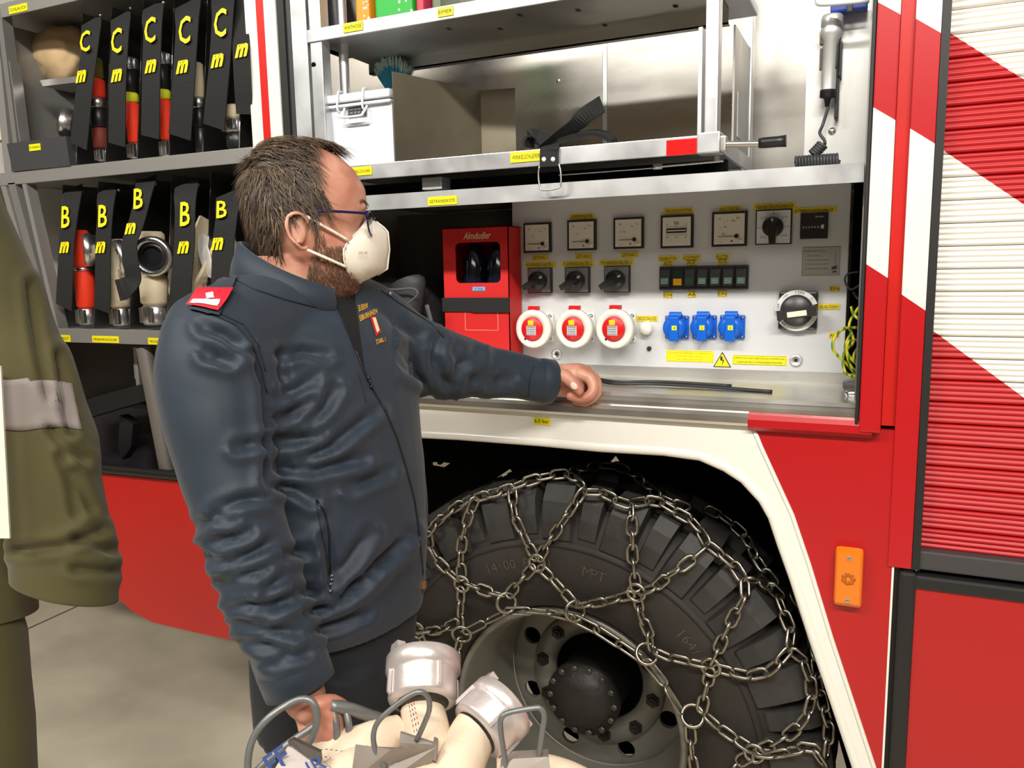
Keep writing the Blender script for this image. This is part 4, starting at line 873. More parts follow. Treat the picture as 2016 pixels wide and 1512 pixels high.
hstrap([(476, -5, .05), (474, 60, 0), (477, 150, -.01), (482, 225, 0)], .05, None, None, 0, (478, 100), .03, 'black strap with only the yellow emblem showing beside the white pillar, upper rack', GC)
BLs = [((143, 372), (132, 470), (126, 605), (132, 427), (129, 487), 34), ((211, 372), (203, 480), (202, 612), (205, 425), (200, 487), 32), None, ((368, 360), (363, 480), (352, 618), (367, 421), (363, 487), 38), ((450, 380), (440, 480), (433, 640), (439, 412), (430, 480), 38)]
for i, e in enumerate(BLs):
    if e is None:
        hstrap([(288, 352, .05), (284, 380, -.01), (268, 440, -.03), (255, 480, -.045), (258, 520, -.05), (262, 548, -.045), (250, 566, -.05), (232, 572, -.05)], .055, 'B', (275, 391), .06, (259, 450), .03, 'black strap with a yellow B hanging loose and curled, third of the lower hose rack', GB); continue
    a, b_, c, lp_, ep, wp = e
    hstrap([(a[0], a[1], .05), (a[0] - 3, a[1] + 40, .0), (b_[0], b_[1], -.012), ((b_[0] + c[0]) / 2, (b_[1] + c[1]) / 2, -.016), (c[0], c[1], -.006)], wp * .00178, 'B', lp_, .06, ep, .03, 'black retaining strap with a yellow B, %s of the lower hose rack' % NAMES[i], GB)
# hoses standing in the slots
SIL = mat('cast_aluminium', (214, 214, 218), .3, 1., bump=.15, bscale=60); HR = mat('red_hose', (250, 58, 24), .7, bump=.2, bscale=200); HY = mat('yellow_band', (226, 232, 40), .6); HB = mat('beige_hose', (222, 206, 176), .85, bump=.25, bscale=150, var=.06, vscale=20); HO = mat('olive_hose', (120, 108, 40), .7); HD = mat('dark_red_hose', (110, 38, 24), .7)
KEYS = {'s': ('coupling', SIL), 'r': ('hose_body', HR), 'y': ('hose_band', HY), 'k': ('rubber_seal', BLKP), 'b': ('hose_body', HB), 'o': ('hose_body', HO), 'd': ('hose_body', HD)}
def hose(px, segs, lab, grp, y=.07, tilt=0, dn=1.):
    A, B = segs[0][0], segs[-1][1]; base = at(px, B, y)
    t = thing('fire_hose', base, lab, 'hose', grp)
    for p0_, p1_, hw_, k_ in segs:
        z1_, z0_ = at(px, p0_, y).z, at(px, p1_, y).z; r = hw_ * .00148 * dn; x = base.x + tilt * ((p0_ + p1_) / 2 - B) * .001
        b = MB(); e = min(r * .2, (z1_ - z0_) * .3)
        b.lathe([(0, z0_), (r - e, z0_), (r, z0_ + e), (r, z1_ - e), (r - e, z1_), (0, z1_)], (x, y + .01, 0), (0, 0, 1), 20)
        if k_ == 's' and z1_ - z0_ > .03:
            for q in range(4): a = q * 1.57 + .5; b.bbox((x + math.cos(a) * r - .006, y + .01 + math.sin(a) * r - .006, z0_ + e), (x + math.cos(a) * r + .006, y + .01 + math.sin(a) * r + .006, z1_ - e), .002)
        b.build(KEYS[k_][0], KEYS[k_][1], t)
    return t
def ring(t, px, py, y, r, axis, depth=.03, mt=SIL):
    c = at(px, py, y); ax = V(axis).normalized()
    b = MB(); b.lathe([(r * .68, depth * .5), (r * .72, -.002), (r * .95, -.004), (r, .004), (r, depth * .5), (r * .9, depth * .6), (r * .9, depth), (r * .6, depth), (r * .68, depth * .5)], c, ax, 28); b.build('coupling', mt, t)
    b = MB(); b.disc(c + ax * depth * .45, -ax, r * .7); b.lathe([(r * .5, .0), (r * .7, .0), (r * .7, .006), (r * .5, .006)], c + ax * .004, ax, 24); b.build('rubber_seal', BLKP, t)
G1 = 'hoses in the upper rack'; G2 = 'hoses in the lower rack'
h_ = hose(196, [(110, 152, 14, 'o'), (152, 190, 15, 'r'), (190, 212, 17, 's'), (212, 250, 15, 'k'), (250, 292, 14, 'd'), (292, 317, 9, 's')], 'hose with orange tip and bright ring coupling in the first upper slot', G1, .032)
hose(262, [(108, 135, 12, 's'), (135, 180, 12, 'k'), (180, 200, 12, 'y'), (200, 280, 11.5, 'r'), (280, 312, 10, 's')], 'red hose with a yellow band in the second upper slot', G1, .032)
hose(326, [(98, 125, 12, 's'), (125, 174, 11, 'k'), (174, 194, 11, 'y'), (194, 275, 11, 'r'), (275, 308, 10, 's')], 'red hose with a yellow band in the third upper slot', G1, .032)
hose(392, [(120, 190, 11, 'b'), (190, 212, 11, 's'), (212, 250, 10, 'k'), (250, 300, 10, 'k')], 'dark hose end with a small bright coupling in the fourth upper slot', G1, .032)
hose(462, [(205, 232, 16, 'b'), (232, 262, 18, 's'), (262, 292, 17, 'k')], 'beige hose with a bright coupling and black seal beside the white pillar', G1, .032)
h_ = hose(168, [(452, 525, 15, 'r'), (525, 534, 17, 's'), (534, 606, 17.5, 'r'), (606, 640, 17, 's')], 'red hose with grey ring coupling in the first slot of the lower rack', G2, .032); ring(h_, 168, 492, .015, .045, (.62, .78, 0))
h_ = hose(235, [(470, 605, 19, 'b'), (605, 642, 17, 's')], 'beige hose with ring coupling in the second slot of the lower rack', G2, .032); ring(h_, 232, 510, .012, .05, (.5, .85, .1))
h_ = hose(303, [(455, 540, 25, 'b'), (540, 600, 24, 'b'), (600, 640, 24, 's')], 'beige hose with a large coupling facing out in the third slot of the lower rack', G2, .032); ring(h_, 298, 505, .005, .052, (-.45, .88, .1))
t = thing('folded_hose', at(390, 620, .1), 'loosely folded beige hose with a white tab in the fourth slot of the lower rack', 'hose', G2)
b = MB(); ribbon(b, [at(420, 440, .12), at(395, 500, .08), at(385, 540, .08), at(372, 590, .09), at(380, 640, .1)], .08, (.3, 1, .2), .006); ribbon(b, [at(450, 470, .08), at(420, 530, .06), at(398, 570, .05), at(392, 620, .06)], .07, (.2, 1, .3), .005); b.build('hose_body', HB, t)
b = MB(); ribbon(b, [at(402, 462, .04), at(400, 490, .04), at(408, 520, .03), at(412, 545, .04)], .045, (1, -.3, .2), .002); b.build('white_tab', WHITE, t)
b = MB(); b.cyl(at(402, 575, .06), at(408, 555, .05), .014, 14); b.build('coupling', SIL, t)
b = MB(); q = at(455, 470, .06); ribbon(b, [at(452, 455, .05), at(457, 500, .05), at(455, 540, .05)], .02, (.4, 1, 0), .006); b.build('hose_body', HB, t)
# far left of the upper rack: cloth on a bracket, rolled hose in a tray
t = thing('beige_cloth_bag', at(118, 145, .16), 'folded beige cloth on a bracket at the left of the upper hose rack', 'cloth')
bm = bmesh.new(); bmesh.ops.create_icosphere(bm, subdivisions=4, radius=1); q0 = at(120, 108, .17)
for v in bm.verts: p = v.co; f = 1 + noise.noise(p * 1.6) * .3 + noise.noise(p * 4) * .06; v.co = q0 + V((p.x * .115 * f, p.y * .06, (p.z * .075 + max(-.2, -p.x) * .01) * f))
b = MB(); b.bm(bm, True); b.build('cloth', mat('beige_cloth', (196, 168, 128), .9, bump=.3, bscale=60), t)
b = MB(); b.slab([at(78, 158, .06), at(150, 150, .06), at(150, 162, .06), at(84, 170, .06)], (0, .09, 0)); b.build('rack_bracket', RA, truck)
t = thing('rolled_hose', at(70, 275, .14), 'rolled beige hose in the small grey tray, far left of the upper rack', 'hose')
b = MB(); q0 = at(66, 262, .16); pts = []
for i in range(90): a = i * .35; r = .022 + a * .0028; pts.append(q0 + V((math.cos(a) * r, math.sin(a) * r * .8, 0)))
ribbon(b, pts[::2], .055, (0, 0, 1), .0022); b.build('hose_body', HB, t)
ring(t, 127, 243, .04, .04, (.8, .5, -.2), .03)
tr_ = thing('tray_box', at(75, 335, .0), 'small grey sheet metal tray with a yellow label, far left of the upper rack', 'tray')
A = [at(13, 283, -.004), at(128, 268, -.004), at(136, 326, -.004), at(25, 338, -.004)]
for p in A[2:]: p.z = max(p.z, cz1)
b = MB(); b.slab(A, (0, .003, 0)); b.slab([A[1], A[1] + V((0, .2, 0)), A[2] + V((0, .2, 0)), A[2]], (.003, 0, 0)); b.build('body', mat('dark_grey_sheet', (84, 84, 88), .45, .5), tr_); label(tr_, 69, 290, -.0045, 22, 'FLORIAN', 13, th=.4)
# ------------------------------------------------------------------ the wheel
WC = V((-.614, .2, .505)); RT = .578
wh = thing('truck_wheel', (WC.x, WC.y, FLOOR), 'large off-road truck wheel with deep lugs and grey steel rim', 'wheel')
RUB = mat('tyre_rubber', (48, 46, 44), .62, bump=.3, bscale=45, var=.3, vscale=14); RUBW = mat('tyre_sidewall', (40, 35, 31), .7, bump=.2, bscale=30, var=.25, vscale=9)
def yr(prof): return [(r, y - WC.y) for y, r in prof]
tp = [(.105, .281), (.075, .300), (.055, .34), (.047, .39), (.05, .43), (.058, .455), (.075, .50), (.10, .535), (.14, .548), (.26, .55), (.31, .548), (.335, .53), (.36, .48), (.375, .40), (.37, .33), (.345, .281)]
b = MB(); b.lathe(yr(tp), (WC.x, WC.y, WC.z), (0, 1, 0), 96); tyre = b.build('tyre', RUBW, wh)
b = MB(); b.lathe([(r, y - WC.y) for y, r in ((.0535, .440), (.049, .444), (.049, .450), (.056, .456))], WC, (0, 1, 0), 96); b.build('sidewall_ridge', RUBW, tyre)
NB = 22
def blockmesh(path_o, path_i, w0, w1, seed):
    """lug following a profile, angular half widths w0 (sidewall) to w1 (tread); built around the wheel axis at angle 0 (up)"""
    random.seed(seed); b = MB(); n = len(path_o); sec = []
    for i, ((yo, ro), (yi, ri)) in enumerate(zip(path_o, path_i)):
        w_ = w0 + (w1 - w0) * i / (n - 1); sh = .012 * (i / (n - 1)) ** 2
        def pt(y, r, a): return V((math.sin(a) * r, y - WC.y, math.cos(a) * r))
        ch = .86
        sec.append([pt(yi, ri, -w_ + sh), pt(yo, ro, -w_ * ch + sh), pt(yo, ro, w_ * ch + sh), pt(yi, ri, w_ + sh)])
    b.loft(sec, smooth=False); return b
def dup_rot(o, ang):
    c = o.copy(); COL.objects.link(c); c.rotation_euler = (0, ang, 0); return c
WCz = V((0, 0, WC.z - FLOOR))
variants = [
    ([(.050, .462), (.050, .50), (.056, .545), (.078, .578), (.15, .582), (.215, .582)], [(.060, .452), (.070, .50), (.09, .53), (.11, .540), (.16, .545), (.22, .545)], .078, .062, 0.0),
    ([(.058, .470), (.058, .51), (.066, .548), (.086, .574), (.13, .578), (.16, .578)], [(.064, .46), (.074, .50), (.09, .53), (.11, .540), (.14, .545), (.165, .545)], .047, .044, math.pi / NB)]
def place_lugs(po, pi_, w0, w1, off, rear=False):
    b = blockmesh(po, pi_, w0, w1, 1); b.v = [tuple(V(p) + WC) for p in b.v]
    o = b.build('tread_block', RUB, tyre)
    # recentre mesh on the axle so that copies can be turned about it
    for v in o.data.vertices: v.co -= (WC - wloc(tyre))
    o.location = WC - wloc(tyre)
    for k_ in range(NB):
        a = 2 * math.pi * k_ / NB + off
        if k_ == 0: o.rotation_euler = (0, a, 0)
        else: c = o.copy(); COL.objects.link(c); c.rotation_euler = (0, a, 0)
for v_ in variants: place_lugs(*v_)
place_lugs([(.230, .545), (.234, .577), (.275, .577), (.28, .545)], [(.231, .53), (.235, .53), (.275, .53), (.279, .53)], .085, .07, .08)
place_lugs([(.340, .49), (.345, .54), (.325, .574), (.295, .576)], [(.33, .48), (.325, .52), (.315, .54), (.295, .545)], .075, .06, .2)
# raised lettering on the sidewall
for txt, a0 in (('14.00', -.42), ('R 20', -.17), ('MPT', .18), ('164/160', .75)):
    b = MB()
    for i, chh in enumerate(txt):
        a = a0 + i * .04
        if chh == ' ': continue
        up_ = V((math.sin(a), 0, math.cos(a))); xd_ = V((math.cos(a), 0, -math.sin(a))); b.text(chh, WC + up_ * .405 + V((0, .0462 - WC.y, 0)), .004 if chh == '.' else .022, xd=xd_, up=up_)
    b.build('sidewall_lettering', mat('sidewall_letters', (74, 66, 58), .6), tyre, kind='stuff')
# rim
RIM = mat('rim_grey_paint', (124, 121, 113), .45, .3, var=.08, vscale=6); HUBM = mat('dark_hub', (40, 38, 36), .5, .3, bump=.5, bscale=50)  # hub and nuts dark grey with a rough bump
b = MB(); b.lathe(yr([(.10, .283), (.092, .280), (.090, .272), (.10, .266), (.13, .262), (.15, .252), (.24, .250), (.27, .243), (.325, .236)]), WC, (0, 1, 0), 96); rim = b.build('rim', RIM, wh)
bm = bmesh.new(); yd_ = .335 - WC.y
def circ(cx, cz, r, n): return [(cx + r * math.cos(i * 2 * math.pi / n), cz + r * math.sin(i * 2 * math.pi / n)) for i in range(n)]
lps = [circ(0, 0, .24, 72), circ(0, 0, .118, 48)] + [circ(.2 * math.cos(a), .2 * math.sin(a), .0235, 20) for a in [math.radians(157 + 45 * k_) for k_ in range(8)]]
for lp_ in lps:
    vs = [bm.verts.new((WC.x + x, WC.y + yd_, WC.z + z)) for x, z in lp_]
    for i in range(len(vs)): bm.edges.new((vs[i], vs[(i + 1) % len(vs)]))
bmesh.ops.triangle_fill(bm, edges=bm.edges[:], use_beauty=True); ex = bmesh.ops.extrude_face_region(bm, geom=bm.faces[:])
for v in ex['geom']:
    if isinstance(v, bmesh.types.BMVert): v.co.y += .012
b = MB(); b.bm(bm); b.lathe([(.118, yd_), (.128, yd_ - .014), (.172, yd_ - .016), (.178, yd_)], WC, (0, 1, 0), 64); b.build('wheel_disc', RIM, wh)
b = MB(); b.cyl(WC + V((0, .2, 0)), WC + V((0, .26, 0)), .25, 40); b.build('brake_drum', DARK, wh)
b = MB(); b.lathe([(.085, .2), (.085, .04), (.092, .035), (.092, .012), (.07, .004), (.066, -.004), (.0, -.008)], WC, (0, 1, 0), 40); hub = b.build('hub', HUBM, wh)
def bolt(parent, r, a, y, s_, mt, name='bolt'):
    c = WC + V((math.cos(a) * r, y, math.sin(a) * r)); b = MB(); b.lathe([(s_, 0), (s_, -s_ * .8), (s_ * .7, -s_), (0, -s_)], c, (0, 1, 0), 6, smooth=False); b.build(name, mt, parent)
for k_ in range(14): bolt(hub, .082, k_ * math.pi / 7, .012, .0085, mat('hub_bolt', (74, 68, 60), .45, .5))
for k_ in range(10):
    a = math.radians(134 + 36 * k_); c = WC + V((math.cos(a) * .15, yd_ - .016, math.sin(a) * .15)); b = MB(); b.lathe([(.019, 0), (.018, -.005), (.013, -.005), (.012, -.012), (.006, -.013), (.006, -.018), (0, -.018)], c, (0, 1, 0), 6, smooth=False); b.build('wheel_nut', HUBM, wh)
# ------------------------------------------------------------------ snow chain
ch = thing('snow_chain', (WC.x, 0.03, WC.z), 'steel snow chain net stretched over the truck tyre', 'snow chain')
def env(y):
    if y < .035: return -1
    if y < .10: return .535 + .062 * math.sqrt(max(0, 1 - ((.10 - y) / .065) ** 2))
    return .597 if y < .35 else -1
def tpt(px, py):
    r = ray(px, py); best = None
    for i in range(500):
        y = .03 + i * .0008; t = (y - CAM.y) / r.y; p = CAM + r * t; rr = math.hypot(p.x - WC.x, p.z - WC.z); e = env(y)
        if e > 0 and rr <= e: return p
        if y >= .1 and e > 0:
            d = rr - e
            if best is None or d < best[0]: best = (d, p)
    d, p = best; s_ = (p - WC); k_ = .6 / math.hypot(s_.x, s_.z)
    return V((WC.x + s_.x * k_, p.y, WC.z + s_.z * k_))
def nrm(p):
    v = V((p.x - WC.x, 0, p.z - WC.z)); r = v.length; v.normalize(); k_ = min(1, max(0, (r - .50) / .09)) if p.y < .1 else 1
    return (v * k_ + V((0, -1, 0)) * (1 - k_)).normalized()
CHM = mat('chain_steel', (158, 152, 140), .36, 1., bump=.2, bscale=80, var=.15, vscale=30)
def linkmesh(Lh, wd, r, name, ns=6):
    pts = []; n = 6
    for i in range(n + 1): a = -math.pi / 2 + math.pi * i / n; pts.append(V((Lh - wd + math.cos(a) * wd, math.sin(a) * wd, 0)))
    for i in range(n + 1): a = math.pi / 2 + math.pi * i / n; pts.append(V((-(Lh - wd) + math.cos(a) * wd, math.sin(a) * wd, 0)))
    b = MB(); b.tube(pts, r, ns, closed=True); return b
LK = linkmesh(.0205, .0105, .0037, 'link'); LLK = linkmesh(.033, .010, .0034, 'link')
meshes = {}
def put_link(kind, p, t, n_, twist):
    x = t.normalized(); z = (n_ - x * n_.dot(x)).normalized(); y = z.cross(x)
    R = Matrix((x, y, z)).transposed() @ Matrix.Rotation(twist, 3, 'X')
    if kind not in meshes:
        src = {'s': LK, 'l': LLK}[kind]; off = wloc(ch); me = bpy.data.meshes.new('link'); me.from_pydata(src.v, [], src.f); me.polygons.foreach_set('use_smooth', [True] * len(me.polygons)); me.materials.append(CHM); meshes[kind] = me
    o = bpy.data.objects.new('link', meshes[kind]); COL.objects.link(o); o.parent = ch
    m = R.to_4x4(); m.translation = p - wloc(ch); o.matrix_local = m
NL = 0
def chain(pts, kind='s', pitch=.0325, phase=0):
    global NL
    P = [tpt(*p) for p in pts]; P = bez(P, 10); acc = [0]
    for i in range(1, len(P)): acc.append(acc[-1] + (P[i] - P[i - 1]).length)
    n = max(2, round(acc[-1] / pitch)); 
    for k_ in range(n):
        s_ = acc[-1] * (k_ + .5) / n; i = max(j for j in range(len(acc)) if acc[j] <= s_ + 1e-9); i = min(i, len(P) - 2)
        f = (s_ - acc[i]) / max(1e-6, acc[i + 1] - acc[i]); p = P[i].lerp(P[i + 1], f); t = P[min(i + 2, len(P) - 1)] - P[max(i - 1, 0)]
        put_link(kind, p, t, nrm(p), (math.radians(15) if (k_ + phase) % 2 == 0 else math.radians(100)) + random.uniform(-.2, .2)); NL += 1
random.seed(4)
PATHS = [[(1008, 961), (1014, 1014), (1028, 1046), (1055, 1100)], [(1150, 964), (1117, 1014), (1085, 1060), (1060, 1100)],
 [(1062, 1115), (1095, 1147), (1132, 1190)], [(1135, 1192), (1177, 1186), (1246, 1170)], [(1050, 1115), (1028, 1140), (1000, 1172)], [(990, 1172), (954, 1162), (919, 1148)],
 [(909, 1140), (908, 1090), (915, 1040), (929, 999), (937, 981)], [(903, 1142), (867, 1108), (847, 1076), (842, 1048)], [(908, 1157), (907, 1207), (907, 1240)], [(906, 1255), (900, 1290), (896, 1335)],
 [(801, 1195), (808, 1222), (822, 1240), (838, 1272), (850, 1300)], [(824, 1241), (862, 1240), (900, 1225)], 
 [(842, 1050), (862, 1026), (890, 1003), (929, 979)], [(937, 980), (965, 972), (991, 966), (1035, 949), (1078, 937), (1118, 934), (1150, 957)], [(1152, 968), (1187, 971), (1222, 988), (1241, 993)],
 [(1122, 930), (1177, 917), (1226, 922), (1262, 945), (1304, 979), (1355, 1000)], [(1253, 1160), (1246, 1103), (1244, 1034), (1243, 992)], [(1260, 1166), (1292, 1153), (1319, 1130), (1349, 1111), (1391, 1076)],
 [(1246, 989), (1292, 987), (1334, 1009), (1366, 1029), (1386, 1058), (1391, 1070)], [(1395, 1072), (1413, 1086), (1443, 1111), (1462, 1138)], [(1466, 1143), (1465, 1173), (1443, 1215), (1428, 1247), (1413, 1280), (1401, 1305)],
 [(1470, 1140), (1500, 1146), (1527, 1164), (1537, 1187), (1547, 1215), (1557, 1244), (1554, 1272)], [(1255, 1172), (1262, 1209), (1277, 1245), (1282, 1275)], [(1290, 1280), (1308, 1290), (1340, 1298), (1392, 1310)],
 [(1408, 1314), (1440, 1322), (1478, 1328), (1515, 1318), (1537, 1298), (1554, 1278)], [(1558, 1280), (1580, 1300), (1597, 1348), (1592, 1397), (1565, 1435), (1527, 1462), (1492, 1478)],
 [(1399, 1318), (1390, 1360), (1381, 1400)], [(1388, 1407), (1428, 1440), (1482, 1476)], [(1359, 1430), (1362, 1472), (1368, 1520)], [(1490, 1482), (1527, 1484), (1564, 1477), (1595, 1472), (1622, 1504)],
 [(1480, 1484), (1455, 1500), (1430, 1525)], [(1391, 1001), (1428, 1021), (1465, 1054), (1485, 1091), (1505, 1123), (1527, 1150)], [(1560, 1170), (1590, 1220), (1605, 1290), (1612, 1340), (1622, 1390), (1632, 1430), (1626, 1490)]]
for i, p in enumerate(PATHS): chain(p, phase=i)
for p in ([(912, 1245), (926, 1240), (961, 1222), (1000, 1203)], [(1000, 1203), (1065, 1204), (1127, 1216)], [(1130, 1217), (1177, 1241), (1225, 1272), (1262, 1297)], [(1268, 1300), (1292, 1325), (1319, 1365), (1344, 1405)]): chain(p, 'l', .056)
def cring(px, py, r, tw=0, ax=None):
    p = tpt(px, py); n_ = nrm(p); n2 = (n_ + V(ax)).normalized() if ax else n_; p = p + n_ * .002
    u = V((1, 0, 0)); u = (u - n2 * n2.dot(u)).normalized(); v = n2.cross(u)
    b = MB(); b.tube([p + (u * math.cos(a) + v * math.sin(a)) * r for a in [i * math.pi / 9 for i in range(18)]], .0042, 6, closed=True); b.build('ring', CHM, ch)
for px, py in ((1058, 1108), (910, 1149), (1253, 1166), (1400, 1313), (1485, 1482), (822, 1240)): cring(px, py, .0185)
for px, py, ax in ((998, 1186, (.9, 0, .3)), (1133, 1202, (.9, 0, .2)), (1274, 1286, (.5, 0, .9)), (910, 1248, (.3, 0, -.3)), (1364, 1408, (.1, 0, .7))): cring(px, py, .022, 0, ax)
print('LINKS', NL)
# ------------------------------------------------------------------ the man
def remesh(b, vox, smooth_it=4):
    me = bpy.data.meshes.new('r'); me.from_pydata([tuple(v) for v in b.v], [], b.f)
    bm = bmesh.new(); bm.from_mesh(me); bmesh.ops.recalc_face_normals(bm, faces=bm.faces); bm.to_mesh(me); bm.free()
    o = bpy.data.objects.new('r', me); COL.objects.link(o); md = o.modifiers.new('r', 'REMESH'); md.mode = 'VOXEL'; md.voxel_size = vox
    sm = o.modifiers.new('s', 'SMOOTH'); sm.factor = .5; sm.iterations = smooth_it
    r = bpy.data.meshes.new_from_object(o.evaluated_get(bpy.context.evaluated_depsgraph_get())); bpy.data.objects.remove(o); bpy.data.meshes.remove(me)
    return r
def place(me, name, mts, parent, label=None, smooth=True):
    o = bpy.data.objects.new(name, me); COL.objects.link(o); off = wloc(parent); o.parent = parent
    me.transform(Matrix.Translation(-off)); me.materials.clear()
    for m in (mts if isinstance(mts, list) else [mts]): me.materials.append(m)
    me.polygons.foreach_set('use_smooth', [smooth] * len(me.polygons)); me.update()
    if label: o['label'] = label
    return o
def limb(b, pts, n=16, sub=5, flat=None):     # pts: (px, py, t, radius)
    P = [atd(p[0], p[1], p[2]) for p in pts]; R = [p[3] for p in pts]; Q = bez(P, sub); rr = []
    for i in range(len(Q)):
        f = i / sub; a = min(int(f), len(R) - 1); c = min(a + 1, len(R) - 1); rr.append(R[a] + (R[c] - R[a]) * (f - a))
    # round ends
    d0 = (Q[0] - Q[1]).normalized(); d1 = (Q[-1] - Q[-2]).normalized()
    Q = [Q[0] + d0 * rr[0] * .85, Q[0] + d0 * rr[0] * .5] + Q + [Q[-1] + d1 * rr[-1] * .5, Q[-1] + d1 * rr[-1] * .85]
    rr = [rr[0] * .4, rr[0] * .85] + rr + [rr[-1] * .85, rr[-1] * .4]
    b.tube(Q, rr, n)
man = thing('person', (-.78, -.5, FLOOR), 'man in dark blue jacket and white mask, one arm resting on the locker sill', 'person')
SK = bpy.data.materials.new('skin'); SK.use_nodes = True; nt = SK.node_tree; bs = nt.nodes['Principled BSDF']
bs.inputs['Roughness'].default_value = .48; bs.inputs['Subsurface Weight'].default_value = .18; bs.inputs['Subsurface Radius'].default_value = (.012, .004, .002); bs.inputs['Subsurface Scale'].default_value = 1
tc = nt.nodes.new('ShaderNodeTexCoord'); nz = nt.nodes.new('ShaderNodeTexNoise'); nz.inputs['Scale'].default_value = 22; nz.inputs['Detail'].default_value = 6; rp = nt.nodes.new('ShaderNodeValToRGB')
rp.color_ramp.elements[0].position = .35; rp.color_ramp.elements[0].color = lin((184, 120, 98)) + (1,); rp.color_ramp.elements[1].position = .65; rp.color_ramp.elements[1].color = lin((212, 158, 136)) + (1,)
nt.links.new(tc.outputs['Object'], nz.inputs[0]); nt.links.new(nz.outputs[0], rp.inputs[0]); nt.links.new(rp.outputs[0], bs.inputs['Base Color'])
psi = math.radians(40); pit = math.radians(4)
Fh = V((math.cos(psi), math.sin(psi), 0)); Lh_ = V((-math.sin(psi), math.cos(psi), 0)); Uh = V((0, 0, 1))
Rm = Matrix.Rotation(-pit, 3, Lh_); Fh = Rm @ Fh; Uh = Rm @ Uh
O = atd(595, 460, 1.17) + Lh_ * .076
HS = 1.04
def H(f, l, u): return O + (Fh * f + Lh_ * l + Uh * u) * HS
HEAD = [(.130, .020, -.050, .022), (.124, .046, -.066, .044), (.112, .068, -.080, .057), (.09, .090, -.091, .068), (.062, .102, -.097, .074), (.040, .1025, -.097, .0755), (.024, .098, -.095, .0745), (.008, .090, -.090, .073), (-.014, .090, -.083, .071), (-.036, .088, -.072, .067), (-.058, .083, -.062, .061), (-.08, .073, -.05, .052), (-.098, .056, -.03, .038), (-.106, .04, -.01, .022)]
HEAD = [(u, f, b_ + .030 * min(1, -b_ / .06) if b_ < 0 else b_, w_) for u, f, b_, w_ in HEAD]
def hring(u, f, b_, w_, n=40, grow=0.):
    cf = (f + b_) / 2; a = (f - b_) / 2 + grow; out = []
    for i in range(n):
        th = 2 * math.pi * i / n; c, s_ = math.cos(th), math.sin(th); e = 2 / 2.25
        out.append(H(cf + math.copysign(abs(c) ** e, c) * a, math.copysign(abs(s_) ** e, s_) * (w_ + grow) * (1 - .10 * max(0, c)), u))
    return out
def hsurf(th, u, grow=0.):      # point of the skull at azimuth th, height u
    L_ = HEAD
    if u >= L_[0][0]: k = 0; f_ = 0
    else:
        k = next((i for i in range(len(L_) - 1) if L_[i + 1][0] <= u), len(L_) - 2); f_ = (L_[k][0] - u) / (L_[k][0] - L_[k + 1][0])
    q = [L_[k][j] + (L_[k + 1][j] - L_[k][j]) * f_ for j in range(4)]
    cf = (q[1] + q[2]) / 2; a = (q[1] - q[2]) / 2 + grow; c, s_ = math.cos(th), math.sin(th); e = 2 / 2.25
    f2, l2 = cf + math.copysign(abs(c) ** e, c) * a, math.copysign(abs(s_) ** e, s_) * (q[3] + grow) * (1 - .10 * max(0, c))
    return f2, l2, u
def N_(px, py, t): return atd(px, py, t)
RS = (422, 668, 1.10); LS = (745, 640, 1.40)
body = MB()
body.loft([hring(*h) for h in HEAD])
# brow ridge, nose, cheeks, lips
body.loft([[H(f + math.cos(a) * .010, math.sin(a) * w_, u) for a in [i * math.pi / 6 for i in range(12)]] for u, f, w_ in ((.024, .086, .009), (.004, .096, .010), (-.014, .106, .013), (-.024, .104, .015), (-.030, .092, .012))])
for s_ in (-1, 1):
    body.ball(H(.084, s_ * .030, .034), .015, 12, (1, 1, .55)); body.ball(H(.060, s_ * .042, -.012), .0165, 12)
body.ball(H(.078, 0, -.050), .016, 12, (1, 1.5, .7)); body.ball(H(.058, 0, -.088), .018, 12)
# ears
for s_ in (-1, 1):
    pts = [(.010, .012), (.007, .022), (-.004, .028), (-.016, .024), (-.020, .011), (-.017, -.004), (-.009, -.015), (0, -.023), (.006, -.017)]
    body.tube(bez([H(f, s_ * (.078 + (.010 if f < -.003 else .003)), u) for f, u in pts], 4), .0036, 8)
    body.loft([[H(-.005 + math.cos(a) * .011 * k_, s_ * y, .003 + math.sin(a) * .019 * k_) for a in [i * math.pi / 8 for i in range(16)]] for y, k_ in ((.066, .8), (.075, 1.0), (.079, .9))])
# neck and shoulders
nb = N_(578, 592, 1.26)
def trow(c, f, s_, e=2.2, n=36, ang=None):
    out = []; 
    for i in range(n):
        a = 2 * math.pi * i / n; cc, ss = math.cos(a), math.sin(a); out.append(c + FT * (math.copysign(abs(cc) ** (2 / e), cc) * f) + LT * (math.copysign(abs(ss) ** (2 / e), ss) * s_))
    return out
phi = math.radians(-14); FT = V((math.cos(phi), math.sin(phi), 0)); LT = V((-math.sin(phi), math.cos(phi), 0))
body.tube([H(-.012, 0, -.03), H(-.016, 0, -.07), nb.lerp(H(-.016, 0, -.07), .45), nb, nb - V((0, 0, .06))], [.062, .061, .062, .068, .085], 24)
TR = [(1212, 664, 1.285, .118, .150), (1160, 658, 1.285, .128, .160), (1100, 650, 1.285, .136, .168), (1000, 638, 1.28, .143, .175), (900, 626, 1.28, .145, .180), (800, 612, 1.275, .143, .185), (720, 600, 1.27, .136, .187), (670, 590, 1.265, .125, .182), (630, 584, 1.26, .108, .160), (596, 578, 1.26, .088, .118), (572, 572, 1.26, .074, .084)]
def tsec(i, g=0.): r = TR[i]; return trow(N_(r[0 + 1], r[0], r[2]), r[3] + g, r[4] + g)
body.loft([tsec(i, -.045) for i in range(1, len(TR) - 1)])
